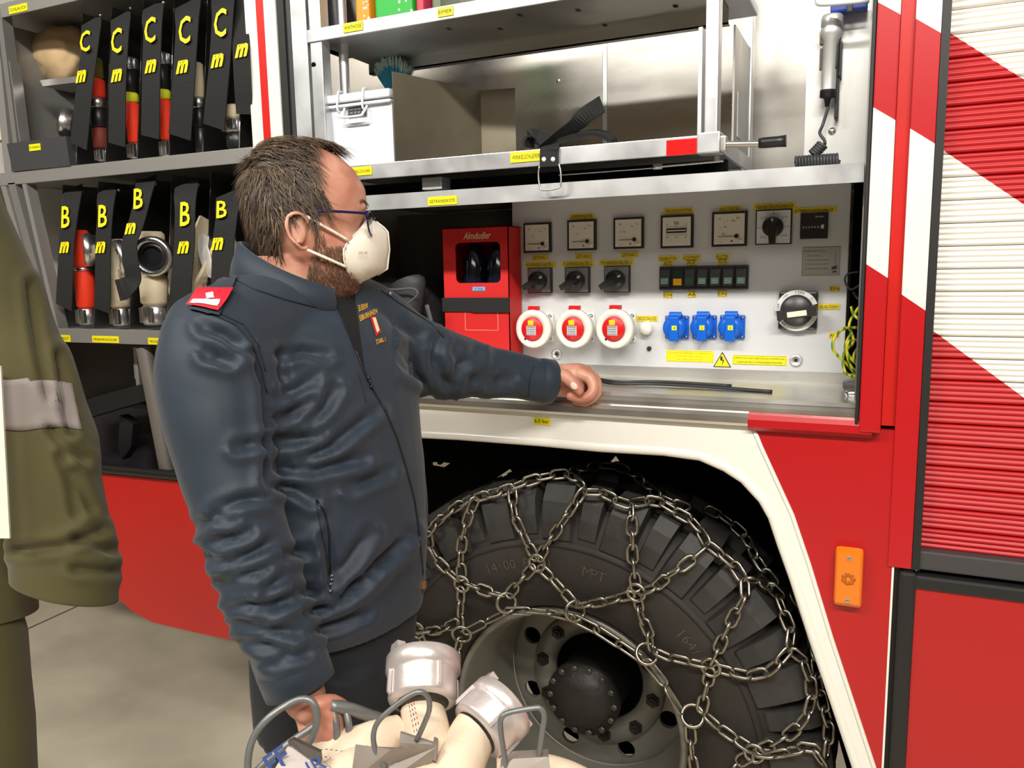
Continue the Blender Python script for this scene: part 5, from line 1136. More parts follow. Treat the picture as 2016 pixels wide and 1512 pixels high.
RARM = [(428, 668, 1.10, .074), (420, 740, 1.085, .075), (428, 820, 1.075, .0715), (442, 900, 1.07, .065), (462, 975, 1.065, .0595), (484, 1050, 1.06, .056), (508, 1120, 1.06, .053), (532, 1190, 1.06, .051), (558, 1255, 1.06, .048), (580, 1318, 1.06, .046)]
LARM = [(738, 650, 1.38, .075), (775, 676, 1.41, .072), (815, 694, 1.43, .066), (855, 708, 1.45, .061), (905, 722, 1.49, .054), (960, 732, 1.53, .049), (1015, 740, 1.555, .0455), (1068, 750, 1.575, .043)]
limb(body, [(p[0], p[1], p[2], p[3] * .62) for p in RARM] + [(600, 1375, 1.06, .029)])
limb(body, [(p[0], p[1], p[2], p[3] * .62) for p in LARM] + [(1092, 752, 1.585, .027)])
# left hand: loose fist on the sill
def palm(b, pts):
    rings = []
    for px, py, t, hv, hd, tilt in pts:
        c = N_(px, py, t); rings.append([c + V((math.sin(tilt) * math.sin(a) * hv, math.cos(a) * hd, math.sin(a) * hv * math.cos(tilt))) for a in [i * math.pi / 8 for i in range(16)]])
    b.loft(rings)
palm(body, [(1080, 752, 1.58, .030, .024, 0), (1095, 750, 1.585, .031, .024, 0), (1115, 749, 1.59, .035, .027, .1), (1135, 748, 1.595, .036, .030, .2), (1152, 750, 1.60, .031, .033, .3), (1160, 755, 1.60, .022, .026, .3)])
FG = [[(1143, 737, 1.572, .0125), (1162, 746, 1.568, .0122), (1168, 769, 1.56, .0112), (1150, 784, 1.555, .0102), (1122, 780, 1.553, .0092)],
      [(1146, 735, 1.592, .0125), (1170, 745, 1.59, .0122), (1174, 772, 1.583, .0112), (1156, 790, 1.578, .0102), (1132, 788, 1.575, .0095)],
      [(1146, 738, 1.612, .012), (1168, 750, 1.612, .0118), (1172, 776, 1.606, .0108), (1154, 793, 1.60, .010), (1132, 789, 1.598, .009)],
      [(1142, 746, 1.632, .0105), (1160, 758, 1.632, .0102), (1162, 780, 1.626, .0095), (1146, 792, 1.62, .009), (1130, 788, 1.618, .0085)]]
for f in FG: limb(body, f, 12, 4)
limb(body, [(1092, 752, 1.572, .017), (1104, 740, 1.560, .0155), (1119, 746, 1.548, .0135), (1132, 759, 1.540, .0118), (1141, 770, 1.537, .0098)], 12, 4)
# right hand: fingers closed round the carrier handle
palm(body, [(598, 1372, 1.06, .026, .022, 0), (604, 1395, 1.06, .032, .024, 0), (612, 1420, 1.062, .036, .026, 0), (618, 1442, 1.065, .032, .024, 0)])
GR = [[(622, 1398, 1.045, .0115), (646, 1406, 1.035, .0112), (662, 1422, 1.045, .0105), (658, 1438, 1.06, .0095)],
      [(620, 1414, 1.045, .0118), (648, 1424, 1.035, .0112), (664, 1440, 1.045, .0105), (658, 1454, 1.06, .0095)],
      [(616, 1432, 1.045, .0115), (644, 1442, 1.035, .011), (660, 1458, 1.045, .010), (652, 1470, 1.06, .0092)],
      [(610, 1448, 1.05, .0105), (636, 1460, 1.04, .010), (650, 1474, 1.05, .0092), (642, 1484, 1.062, .0085)]]
for f in GR: limb(body, f, 12, 4)
limb(body, [(600, 1400, 1.04, .015), (628, 1388, 1.035, .013), (655, 1384, 1.045, .0115), (676, 1392, 1.06, .0098)], 12, 4)
# legs
hipR, hipL = N_(645, 1255, 1.24), N_(680, 1235, 1.33)
for h_, kx, fx in ((hipR, -.02, -.02), (hipL, .06, .06)):
    k_ = V((h_.x + kx, h_.y, .42)); a_ = V((h_.x + fx - .03, h_.y, .0))
    body.tube([h_ + V((0, 0, .08)), h_, h_.lerp(k_, .5), k_, k_.lerp(a_, .3), a_ + V((0, 0, .02)), a_ - V((0, 0, .05))], [.05, .062, .064, .055, .055, .038, .04], 20)
me = remesh(body, .0034, 3); bodyo = place(me, 'body', SK, man)
# ---- jacket
jk = MB()
jk.loft([tsec(i) for i in range(len(TR))])
for A_ in (RARM, LARM):
    limb(jk, A_, 24)
limb(jk, [(578, 620, 1.26, .085), (500, 648, 1.17, .078), (428, 668, 1.10, .074)], 24); limb(jk, [(590, 620, 1.27, .085), (680, 628, 1.34, .078), (738, 650, 1.38, .075)], 24)
limb(jk, [(428, 680, 1.10, .074), (470, 790, 1.14, .085), (560, 810, 1.22, .11)], 24)
me = remesh(jk, .0052, 6)
# carve the folds seen on sleeve and body
ARMF = [((428, 1003), (475, 985), (522, 978)), ((392, 1037), (425, 1018), (455, 1022)), ((428, 1064), (485, 1049)), ((458, 1106), (495, 1088), (538, 1064)), ((446, 1139), (514, 1121)), ((440, 1162), (490, 1156)), ((520, 1159), (556, 1136)),
        ((467, 1186), (520, 1190), (568, 1177)), ((479, 1222), (530, 1240), (580, 1246)), ((490, 1252), (520, 1268), (560, 1274)), ((520, 1210), (571, 1183)), ((404, 646), (440, 660), (479, 691)), ((410, 700), (450, 712)), ((470, 880), (520, 870)), ((400, 1085), (430, 1100)), ((540, 1300), (600, 1285)), ((500, 700), (520, 760), (528, 850), (526, 950))]
TORF = [((544, 783), (580, 770), (612, 750)), ((547, 822), (575, 812), (606, 789)), ((612, 825), (640, 800), (657, 768)), ((547, 867), (590, 866), (624, 855)), ((598, 902), (650, 880), (700, 840), (732, 813)), ((538, 923), (620, 925), (711, 902)), ((532, 956), (575, 962), (615, 983)),
        ((657, 1138), (690, 1100), (725, 1049)), ((598, 1213), (670, 1180), (731, 1138)), ((672, 1168), (740, 1120), (806, 1049)), ((612, 1243), (670, 1228), (717, 1207)), ((574, 1168), (642, 1165)), ((545, 1094), (612, 1085)), ((560, 700), (600, 690), (640, 700)), ((640, 1060), (652, 1120), (652, 1160)), ((730, 1120), (790, 1080)), ((690, 960), (760, 930)), ((545, 700), (560, 760))]
LAF = [((859, 673), (849, 700), (852, 725)), ((857, 717), (868, 742), (888, 763)), ((880, 748), (905, 720), (934, 699)), ((911, 748), (944, 735)), ((790, 690), (830, 740)), ((895, 690), (905, 720)), ((960, 750), (1000, 745)), ((770, 700), (800, 730), (850, 760)), ((790, 640), (830, 668))]
def segd(p, a, c):
    ax, ay = a; bx, by = c; dx, dy = bx - ax, by - ay; t = max(0, min(1, ((p[0] - ax) * dx + (p[1] - ay) * dy) / (dx * dx + dy * dy))); ex, ey = p[0] - ax - t * dx, p[1] - ay - t * dy
    return math.hypot(ex, ey), (dx * ey - dy * ex) / math.hypot(dx, dy)
me.update(); vn = [v.normal.copy() for v in me.vertices]
def armx(y): # right edge of the near sleeve in the view
    T = [(600, 490), (700, 505), (800, 531), (900, 528), (990, 526), (1060, 540), (1110, 556), (1170, 577), (1240, 602), (1330, 650)]
    for i in range(len(T) - 1):
        if T[i][0] <= y <= T[i + 1][0]: return T[i][1] + (T[i + 1][1] - T[i][1]) * (y - T[i][0]) / (T[i + 1][0] - T[i][0])
    return T[0][1] if y < 600 else T[-1][1]
for v, n_ in zip(me.vertices, vn):
    if n_.dot(v.co - CAM) > 0: 
        v.co += n_ * noise.noise(v.co * 9) * .006; continue
    p = proj(v.co); S = LAF if (p[0] > 775 and p[1] < 800) else (ARMF if p[0] < armx(p[1]) + 2 else TORF); dep = 0
    W0 = 11 if S is not LAF else 9
    for f in S:
        best = (1e9, 0)
        for a, c in zip(f[:-1], f[1:]):
            if abs(p[0] - (a[0] + c[0]) / 2) > 110 or abs(p[1] - (a[1] + c[1]) / 2) > 110: continue
            d = segd(p, a, c)
            if d[0] < best[0]: best = d
        if best[0] < 45:
            e0, e1 = f[0], f[-1]; de = min(math.hypot(p[0] - e0[0], p[1] - e0[1]), math.hypot(p[0] - e1[0], p[1] - e1[1])); wt = min(1, .25 + de / 34); sg = 1 if best[1] > 0 else .35
            dep += wt * (-.0095 * math.exp(-(best[0] / W0) ** 2) + .0075 * sg * math.exp(-((best[0] - 20) / 12) ** 2))
    dep = max(-.016, min(.011, dep))
    dep += noise.noise(v.co * 7) * .004 + noise.noise(v.co * V((9, 9, 28)) if False else v.co * 18) * .0015
    v.co += n_ * dep
JM = mat('navy_softshell', (28, 41, 56), .62, bump=.12, bscale=900, sheen=.12, var=.04, vscale=30)
jo = place(me, 'jacket', JM, man, 'dark blue softshell jacket')
bm = bmesh.new(); bm.from_mesh(me); JT = BVHTree.FromBMesh(bm); bm.free(); joff = wloc(man)
def jh(px, py, off=.001):
    h = JT.ray_cast(CAM - joff, ray(px, py).normalized())
    if not h[0]: return atd(px, py, 1.2), V((0, -1, 0))
    n_ = h[1] if h[1].dot(ray(px, py)) < 0 else -h[1]
    return h[0] + joff + n_ * off, n_
def jline(pts, r, name, m, off=.0008, n=6, **kw):
    P = []; 
    for a, c in zip(pts[:-1], pts[1:]):
        k_ = max(2, int(math.hypot(c[0] - a[0], c[1] - a[1]) / 8))
        for i in range(k_): P.append(jh(a[0] + (c[0] - a[0]) * i / k_, a[1] + (c[1] - a[1]) * i / k_, off)[0])
    P.append(jh(*pts[-1], off)[0]); b = MB(); b.tube(P, r, n); return b.build(name, m, jo, **kw)
def jpatch(q, name, m, off=.003, nx=8, ny=6, parent=None, **kw):
    b = MB(); G = []
    for j_ in range(ny + 1):
        for i in range(nx + 1):
            s_, t = i / nx, j_ / ny; x = (q[0][0] * (1 - s_) + q[1][0] * s_) * (1 - t) + (q[3][0] * (1 - s_) + q[2][0] * s_) * t; y = (q[0][1] * (1 - s_) + q[1][1] * s_) * (1 - t) + (q[3][1] * (1 - s_) + q[2][1] * s_) * t
            G.append(jh(x, y, off)[0])
    k_ = nx + 1; b.add(G, [(j_ * k_ + i, j_ * k_ + i + 1, (j_ + 1) * k_ + i + 1, (j_ + 1) * k_ + i) for j_ in range(ny) for i in range(nx)], True)
    G2 = [g + (g - CAM).normalized() * .004 for g in G]; ed = [i for i in range(k_)] + [j_ * k_ + nx for j_ in range(1, ny + 1)] + [ny * k_ + i for i in range(nx - 1, -1, -1)] + [j_ * k_ for j_ in range(ny - 1, 0, -1)]
    m0 = len(ed); b.add([G[i] for i in ed] + [G2[i] for i in ed], [(i, (i + 1) % m0, m0 + (i + 1) % m0, m0 + i) for i in range(m0)])
    return b.build(name, m, parent or jo, **kw)
def jtext(txt, q, name, m, off=.0018, bold=.0):
    b = MB(); b.text(txt, (0, 0, 0), 1, xd=(1, 0, 0), up=(0, 1, 0), wid=1, bold=bold); vs = []
    for v in b.v:
        s_, t = v[0] + .5, .5 - v[1]; x = (q[0][0] * (1 - s_) + q[1][0] * s_) * (1 - t) + (q[3][0] * (1 - s_) + q[2][0] * s_) * t; y = (q[0][1] * (1 - s_) + q[1][1] * s_) * (1 - t) + (q[3][1] * (1 - s_) + q[2][1] * s_) * t
        vs.append(tuple(jh(x, y, off)[0]))
    b.v = vs; return b.build(name, m, jo)
SEAM = mat('navy_seam', (18, 26, 38), .7); ZIP = mat('zip_black', (16, 16, 18), .4); GOLD = mat('gold_embroidery', (214, 160, 40), .6)
jline([(700, 690), (712, 722), (722, 745), (735, 770), (760, 812), (782, 865), (800, 925), (815, 985), (826, 1060), (832, 1130)], .0016, 'zip', ZIP)
b = MB(); q = jh(722, 745, .004)[0]; b.ball(q, .0035, 8); q2 = jh(728, 762, .004)[0]; b.ball(q2, .003, 8); b.tube([q, q2], .0014, 6); b.build('zip_pull', ZIP, jo)
jline([(624, 985), (640, 1010), (648, 1050), (650, 1100), (650, 1158)], .0016, 'pocket_zip', ZIP)
jline([(622, 984), (628, 1020), (640, 1090), (648, 1155)], .0010, 'pocket_edge', SEAM)
b = MB(); 
for py in (1135, 1144, 1152, 1162): b.ball(jh(650, py, .004)[0], .0022, 8)
b.build('zip_pull', mat('pull_metal', (150, 150, 160), .3, .8), jo, kind='stuff')
jline([(425, 622), (465, 640), (495, 675), (515, 725), (525, 770)], .0012, 'seam', SEAM); jline([(432, 617), (480, 640), (508, 680), (522, 730)], .0009, 'seam', SEAM)
jline([(452, 545), (500, 570), (560, 590), (640, 610)], .0011, 'seam', SEAM)
jline([(702, 728), (712, 755), (720, 792)], .0008, 'seam', SEAM); jline([(750, 572), (790, 600), (850, 638), (874, 665)], .0011, 'seam', SEAM)
jline([(1050, 722), (1042, 750), (1040, 782)], .0010, 'seam', SEAM); jline([(540, 1372), (600, 1340), (636, 1312)], .0012, 'seam', SEAM)
jpatch([(655, 588), (697, 580), (718, 736), (704, 706)], 'collar_opening', mat('black_gap_and_lining', (9, 9, 11), .9), .0015, 6, 12)  # black patch paints the dark collar gap and the lining in it
# epaulette with red rank slide
ep = jpatch([(440, 545), (468, 548), (430, 625), (375, 612)], 'epaulette', JM, .005)
sl = jpatch([(392, 578), (458, 577), (428, 620), (373, 607)], 'rank_slide', mat('red_rank_slide', (206, 22, 44), .7), .009, label='red rank slide on the shoulder strap')
b = jpatch([(387, 598), (432, 600), (428, 612), (380, 606)], 'rank_bar', mat('white_embroidery', (236, 232, 236), .7), .0105, 6, 2); jpatch([(408, 589), (420, 587), (421, 597), (410, 598)], 'rank_crown', MATS['white_embroidery'], .0105, 3, 3)
jtext('EUERW', [(704, 603), (722, 597), (724, 608), (706, 615)], 'chest_lettering', GOLD, bold=.02); jtext('EIBURNNEN', [(706, 623), (740, 608), (742, 618), (708, 634)], 'chest_lettering', GOLD, bold=.02)
jtext('STARL. I', [(738, 670), (757, 664), (758, 672), (740, 679)], 'chest_lettering', GOLD, bold=.02)
jpatch([(727, 625), (738, 624), (749, 655), (739, 663)], 'crest', mat('crest_red', (180, 30, 30), .7), .0018, 4, 6); jpatch([(731, 628), (737, 627), (745, 652), (740, 657)], 'crest_field', mat('crest_cream', (232, 214, 176), .7), .0030, 3, 5)
b = MB()
for a, c in (((746, 603), (749, 603)),): b.ball(jh(765, 581, .004)[0], .004, 8)
b.build('snap_button', mat('snap_metal', (150, 156, 166), .3, .9), jo)
# stand-up collar: a band tilted forward round the neck
cn = N_(574, 560, 1.25); col = MB(); ro, ri, ri2, ro2 = [], [], [], []; n = 48
nC = N_(572, 590, 1.26)
for i in range(n + 1):
    a = math.radians(38) + (2 * math.pi - math.radians(76)) * i / n + math.radians(25)    # gap at the front
    d = Fh2 = V((math.cos(a + .05), math.sin(a + .05), 0)); c_ = math.cos(a - math.radians(25))
    low = nC + d * (.098 + .006 * c_) + V((0, 0, -.004 - .030 * c_)); hi = cn + d * (.088 + .012 * c_) + V((.0, 0, .026 - .042 * c_))
    ro.append(low); ro2.append(hi); ri2.append(hi - d * .006); ri.append(low - d * .008)
rings = [[ro[i], (ro[i] + ro2[i]) * .5 + (ro[i] - ri[i]) * .3, ro2[i], ri2[i], (ri[i] + ri2[i]) * .5, ri[i]] for i in range(n + 1)]
col.loft(rings); col.build('collar', JM, jo)
cuffL = MB(); c0, c1 = N_(1062, 749, 1.572), N_(1088, 752, 1.583); cuffL.lathe([(.0435, -.004), (.045, .004), (.0445, .026), (.040, .028), (.034, .024), (.033, .0)], c0, (c1 - c0), 32); cuffL.build('cuff', JM, jo)
c0, c1 = N_(572, 1300, 1.06), N_(592, 1352, 1.06); b = MB(); b.lathe([(.046, -.004), (.0485, .004), (.0475, (c1 - c0).length), (.043, (c1 - c0).length + .002), (.040, (c1 - c0).length - .01)], c0, (c1 - c0), 36); b.build('cuff', JM, jo)
b = MB(); b.bbox((-.004, -.004, -.006), (.004, .004, .006), .001); b.v = [tuple(V(v) + jh(829, 1151, .004)[0]) for v in b.v]; b.build('zip_end', mat('zip_end_gold', (200, 160, 110), .3, .8), jo)
# shirt front under the open collar
# ---- trousers and shoes
tr = MB(); TM = mat('navy_trousers', (15, 19, 28), .8, sheen=.05)
tr.loft([trow(N_(664, 1150, 1.285), .105, .135), trow(N_(664, 1220, 1.285), .108, .138), trow(N_(660, 1330, 1.29), .108, .138), trow(N_(658, 1400, 1.29), .105, .135)])
for h_, kx, fx in ((hipR, -.02, -.02), (hipL, .06, .06)):
    k_ = V((h_.x + kx, h_.y, .42)); a_ = V((h_.x + fx - .03, h_.y, .0)); s_ = -1 if h_ is hipR else 1
    tr.tube([h_ - V((0, 0, .03)), h_.lerp(k_, .3), h_.lerp(k_, .7), k_, k_.lerp(a_, .5), a_ - V((0, 0, .02))], [.092, .094, .088, .080, .074, .072], 24)
me = remesh(tr, .007, 5)
for v in me.vertices: v.co += v.normal * noise.noise(v.co * V((12, 12, 5)) if False else V((v.co.x * 12, v.co.y * 12, v.co.z * 5))) * .01
place(me, 'trousers', TM, man, 'dark navy trousers')
for h_, fx in ((hipR, -.02), (hipL, .06)):
    a_ = V((h_.x + fx - .03, h_.y, 0)); b = MB()
    b.loft([[V((a_.x + x, a_.y + math.cos(t) * w_, FLOOR + .006 + hh_ * (.5 + .5 * math.sin(t)))) for t in [i * math.pi / 8 for i in range(16)]] for x, w_, hh_ in ((-.08, .025, .05), (-.06, .038, .09), (0, .042, .11), (.06, .045, .08), (.13, .048, .06), (.19, .04, .05), (.21, .02, .03))]); b.build('shoe', BLKP, man)
# ---- hair
HM = [mat('brown_hair_dark', (50, 38, 29), .55), mat('brown_hair', (82, 64, 47), .5), mat('brown_hair_light', (122, 100, 78), .5)]
def inhair(f, l, u):
    if u > .108: return f < .024 or (abs(l) < .024 and f < .062)
    if u > .05: return f < .024 + (.108 - u) * .22
    if u > .022: return f < .038
    if u > .004: return (.012 < f < .030) or f < -.022 or (u > .024)
    return f < -.026 and u > -.072 - (f + .044) * -1.1 * (1 if f < -.044 else .3)
hb = MB(); NA_, NU = 72, 44; idx = {}
us = [.130 - i * (.130 + .09) / NU for i in range(NU + 1)]
for j_, u in enumerate(us):
    for i in range(NA_):
        th = 2 * math.pi * i / NA_; f, l, _ = hsurf(th, u, .0); 
        if inhair(f, l, u): f2, l2, _ = hsurf(th, u, .007); idx[(i, j_)] = len(hb.v); hb.v.append(tuple(H(f2, l2, u + (.007 if u > .1 else .002))))
for (i, j_), k_ in list(idx.items()):
    q = [(i, j_), ((i + 1) % NA_, j_), ((i + 1) % NA_, j_ + 1), (i, j_ + 1)]
    if all(x in idx for x in q): hb.f.append([idx[x] for x in q]); hb.m.append(0); hb.sm.append(True)
top = [idx[(i, 0)] for i in range(NA_) if (i, 0) in idx]
if len(top) > 2: hb.f.append(top); hb.m.append(0); hb.sm.append(True)
random.seed(21)
def strand(b, root, d0, d1, L, w_, lift):
    segs = 5; p = root.copy(); pts = [p]; 
    for s_ in range(segs):
        d = d0.lerp(d1, s_ / (segs - 1)).normalized(); p = p + d * L / segs; pts.append(p)
    side = d0.cross(lift).normalized(); vs = []
    for k_, q in enumerate(pts):
        ww = w_ * (1 - .85 * (k_ / segs) ** 1.5); up_ = lift * ww * .6; vs += [q - side * ww, q + up_, q + side * ww]
    fs = []
    for k_ in range(segs): a = k_ * 3; fs += [(a, a + 1, a + 4, a + 3), (a + 1, a + 2, a + 5, a + 4)]
    b.add(vs, fs, True)
cnt = 0
while cnt < 6500:
    th = random.uniform(0, 2 * math.pi); u = random.uniform(-.085, .130) if random.random() < .75 else random.uniform(.09, .1299)
    f, l, _ = hsurf(th, u); 
    if not inhair(f, l, u): continue
    g = random.uniform(.004, .011); f2, l2, _ = hsurf(th, u, g); root = H(f2, l2, u + (g if u > .1 else .002)); nr = (root - H((f2 + 0) * .2, 0, min(u, .06) * .6)).normalized()
    if u > .095: dd = Fh * (.9 if f > -.05 else -.3) - Lh_ * (-.5 if l > 0 else .5) * abs(l) * 20 - Uh * .1
    else: dd = -Uh * .9 + Fh * (.35 if f > -.04 else .05) * (1 if u > .02 else -.6) + Fh * (-.25 if f < -.03 else 0)
    dd = dd + V((random.gauss(0, .25), random.gauss(0, .25), random.gauss(0, .25))); dd = (dd - nr * dd.dot(nr) + nr * .05).normalized()
    d1 = (dd - Uh * .25 - nr * .2 + V((random.gauss(0, .15),) * 3)).normalized()
    hb.mi = random.choice((0, 0, 1, 1, 1, 2)); strand(hb, root, dd, d1, random.uniform(.018, .034), random.uniform(.0004, .0008), nr); cnt += 1
for k_ in range(36):        # thin forelock above the forehead
    root = H(random.uniform(.03, .07), random.uniform(-.03, .03), .124 - random.uniform(0, .006)); hb.mi = random.choice((1, 2, 2)); strand(hb, root, (Fh + Uh * random.uniform(-.05, .3) + Lh_ * random.gauss(0, .3)).normalized(), (Fh * .5 - Uh * random.uniform(.1, 1.2) + Lh_ * random.gauss(0, .4)).normalized(), random.uniform(.03, .06), .00035, Uh)
hb.build('hair', HM, man, label='short brown hair, receding at the forehead', kind='stuff')
# stubble beard and eyebrow
bd = MB(); cnt = 0
while cnt < 6000:
    th = random.uniform(-math.pi, math.pi); u = random.uniform(-.104, .002); f, l, _ = hsurf(th, u)
    if f < .016 + (u + .01) * .35 or (u > -.02 and f > .030): continue
    nr = (H(f, l, u) - H(f * .6, 0, u + .01)).normalized(); bd.mi = random.choice((0, 0, 1)); strand(bd, H(*hsurf(th, u, .001)), (nr * .5 - Uh + V((random.gauss(0, .3),) * 3)).normalized(), (-Uh + Fh * .2).normalized(), .009, .00055, nr); cnt += 1
for s_ in (-1, 1):
    for k_ in range(60): t_ = k_ / 60; bd.mi = 0; strand(bd, H(.104 - t_ * .016, s_ * (.012 + t_ * .04), .036 + .006 * math.sin(t_ * 3) + random.uniform(-.002, .002)), (Lh_ * s_ - Fh * .3 + Uh * .2).normalized(), (Lh_ * s_ - Fh * .4).normalized(), .010, .0006, Fh)
bd.build('beard', [mat('beard_brown', (84, 56, 38), .6), mat('beard_reddish', (128, 84, 54), .6)], man, label='short brown beard and eyebrows', kind='stuff')
for s_ in (-1, 1):
    b = MB(); b.ball(H(.072, s_ * .029, .014), .0118, 16); eo = b.build('eyeball', mat('eye_white', (232, 226, 220), .2), man); b = MB(); b.ball(H(.080, s_ * .029, .013), .005, 12); b.build('iris', mat('eye_iris', (70, 60, 50), .2), eo)
b = MB(); q = N_(1129, 760, 1.5385); b.v = []; b.ball((0, 0, 0), .0078, 14, (1.15, .4, .85)); b.v = [tuple(q + fwd * -.0092 + Matrix.Rotation(math.radians(-42), 3, 'Y').inverted() @ V(v)) for v in b.v]; b.build('thumbnail', mat('nail_pale', (244, 206, 190), .3), man)
# ---- respirator mask
mk = thing('respirator_mask', H(.13, 0, -.04), 'white folded respirator mask over nose and mouth of the man', 'mask')
MKM = mat('mask_fleece', (236, 228, 214), .8, bump=.15, bscale=500, sheen=.2)
cent = [(.103, .020), (.113, .013), (.124, .003), (.129, -.004), (.1285, -.030), (.122, -.060), (.106, -.068), (.086, -.075), (.074, -.079)]
edge = [(.095, .014, .016), (.086, .004, .032), (.073, -.006, .046), (.061, -.016, .056), (.054, -.028, .0625), (.053, -.042, .0615), (.056, -.056, .056), (.062, -.068, .042), (.069, -.078, .018)]
b = MB(); K = 10; G = []
for s_ in (-1, 1):
    for j_ in range(9):
        row = []
        for i in range(K + 1):
            t_ = i / K; f = cent[j_][0] * (1 - t_) + edge[j_][0] * t_ + .006 * math.sin(t_ * math.pi); l = edge[j_][2] * t_ * (1.0) + .012 * math.sin(t_ * math.pi); u = cent[j_][1] * (1 - t_) + edge[j_][1] * t_
            f += .0012 * math.sin(j_ * 2.1 + t_ * 9)
            row.append(H(f, s_ * (l + .0005), u))
        G.append(row)
def grid(b, rows, sm=True):
    n = len(rows[0]); vs = [p for r in rows for p in r]; b.add(vs, [(j_ * n + i, j_ * n + i + 1, (j_ + 1) * n + i + 1, (j_ + 1) * n + i) for j_ in range(len(rows) - 1) for i in range(n - 1)], sm)
grid(b, [bez(r, 1) for r in G[:9]]); grid(b, [bez(r, 1) for r in G[9:]]); mo = b.build('mask_body', MKM, mk)
sd = mo.modifiers.new('thick', 'SOLIDIFY'); sd.thickness = .0015
b = MB(); b.tube([H(c[0] + .0008, 0, c[1]) for c in cent[1:7]], .0014, 6); b.tube([H(e[0] + .001, -e[2] * 1.01 - .001, e[1]) for e in edge], .0012, 6); b.build('welded_seam', MKM, mk)
b = MB(); b.text('FFP2 NR', H(.083, -.060, -.034), .0045, xd=Fh * .8 + Lh_ * .45, up=Uh, wid=.016); b.build('print', mat('mask_print', (90, 88, 84), .6), mk)
for s_ in (-1, 1):
    for (f0, u0), (f1, u1), mid in (((.064, -.014), (.004, .026), .004), ((.057, -.052), (-.002, -.020), .005)):
        A = H(f0, s_ * .0615, u0); Bq = H(f1, s_ * .0815, u1); mpt = H((f0 + f1) / 2, s_ * (.0765), (u0 + u1) / 2)
        b = MB(); b.tube(bez([A, mpt, Bq], 6), .0014, 8, flat=1.6); b.build('ear_loop', MKM, mk)
# ---- glasses
gl = thing('eyeglasses', H(.10, 0, .01), 'dark blue thin metal frame glasses on the man', 'glasses')
GM = mat('dark_blue_metal', (34, 34, 92), .3, .6); GLM = mat('lens_glass', (250, 250, 255), .02, trans=1.)
for s_ in (-1, 1):
    b = MB(); b.tube(bez([H(.0, s_ * .079, .030), H(.03, s_ * .080, .029), H(.06, s_ * .077, .026), H(.094, s_ * .067, .022)], 5), [.0009] * 8 + [.0014] * 8 if False else .0014, 8, flat=1.4); b.build('temple_arm', GM, gl)
    rim_ = [H(.108 - (.5 + .5 * math.cos(a)) * .014, s_ * (.037 + math.cos(a) * .027), .009 + math.sin(a) * .018) for a in [i * math.pi / 12 for i in range(24)]]
    b = MB(); b.tube(rim_, .0014, 8, closed=True); b.build('rim', GM, gl)
    b = MB(); b.slab(rim_, Fh * .0012); b.build('lens', GLM, gl)
    b = MB(); b.tube([H(.094, s_ * .063, .014), H(.094, s_ * .067, .022)], .0018, 8); b.build('hinge', GM, gl)
b = MB(); b.tube(bez([H(.108, -.011, .014), H(.112, 0, .018), H(.108, .011, .014)], 4), .0012, 8); b.build('bridge', GM, gl)
# ------------------------------------------------------------------ turnout coat hanging at the left edge
ct = thing('turnout_coat', atd(60, 700, 1.4), 'olive green turnout coat with a grey reflective band at the left edge', 'coat')
OL = mat('olive_cloth', (74, 68, 34), .85, bump=.2, bscale=500, sheen=.15, var=.08, vscale=12)
b = MB()
def prow(px, py, t, wp, dd, tilt=0., n=40):
    c = atd(px, py, t); k_ = t / FOC
    return [c + right * (math.cos(a) * wp * k_) + V((0, 0, 1)) * (math.cos(a) * tilt * k_) + fwd * (math.sin(a) * dd) for a in [2 * math.pi * i / n for i in range(n)]]
SL = [(-118, 300, 66, .06, 0), (-68, 420, 76, .068, 0), (-26, 530, 82, .072, 0), (10, 630, 86, .072, 4), (46, 720, 90, .07, 8), (68, 790, 90, .07, 6), (92, 860, 94, .068, 4), (102, 930, 91, .066, 4), (110, 1000, 92, .066, 8), (120, 1060, 97, .068, 16), (127, 1110, 100, .069, 22), (128, 1162, 99, .066, 26)]
rows = []; S2_ = bez([V((a, b_, 0)) for a, b_, *_ in SL], 6)
for i, q in enumerate(S2_):
    f = i / 6; k_ = min(int(f), len(SL) - 2); u = f - k_; g = lambda j: SL[k_][j] + (SL[k_ + 1][j] - SL[k_][j]) * u
    rows.append(prow(q.x, q.y, 1.40, g(2), g(3), -g(4)))
b.loft(rows, caps=False)
me = bpy.data.meshes.new('s'); me.from_pydata([tuple(v) for v in b.v], [], b.f); bm = bmesh.new(); bm.from_mesh(me); bmesh.ops.subdivide_edges(bm, edges=bm.edges[:], cuts=1, use_grid_fill=True); bmesh.ops.recalc_face_normals(bm, faces=bm.faces); bm.to_mesh(me); bm.free(); me.update()
vn = [v.normal.copy() for v in me.vertices]
CF = [((100, 845), (130, 880), (165, 905)), ((120, 900), (140, 960), (150, 1010)), ((145, 930), (175, 1000)), ((60, 560), (75, 680), (95, 780)), ((150, 1060), (215, 1085)), ((28, 1085), (120, 1075), (195, 1045)), ((150, 1120), (222, 1125)), ((112, 700), (128, 790), (140, 850))]
for v, n_ in zip(me.vertices, vn):
    p = proj(v.co); dep = 0
    for f in CF:
        d = min(segd(p, a, c)[0] for a, c in zip(f[:-1], f[1:]))
        if d < 50: dep += -.010 * math.exp(-(d / 9) ** 2) + .005 * math.exp(-((d - 19) / 11) ** 2)
    v.co += n_ * (dep + noise.noise(v.co * 8) * .006)
so = place(me, 'sleeve', OL, ct); sd = so.modifiers.new('thick', 'SOLIDIFY'); sd.thickness = .003
bm = bmesh.new(); bm.from_mesh(me); CT = BVHTree.FromBMesh(bm); bm.free(); coff = wloc(ct)
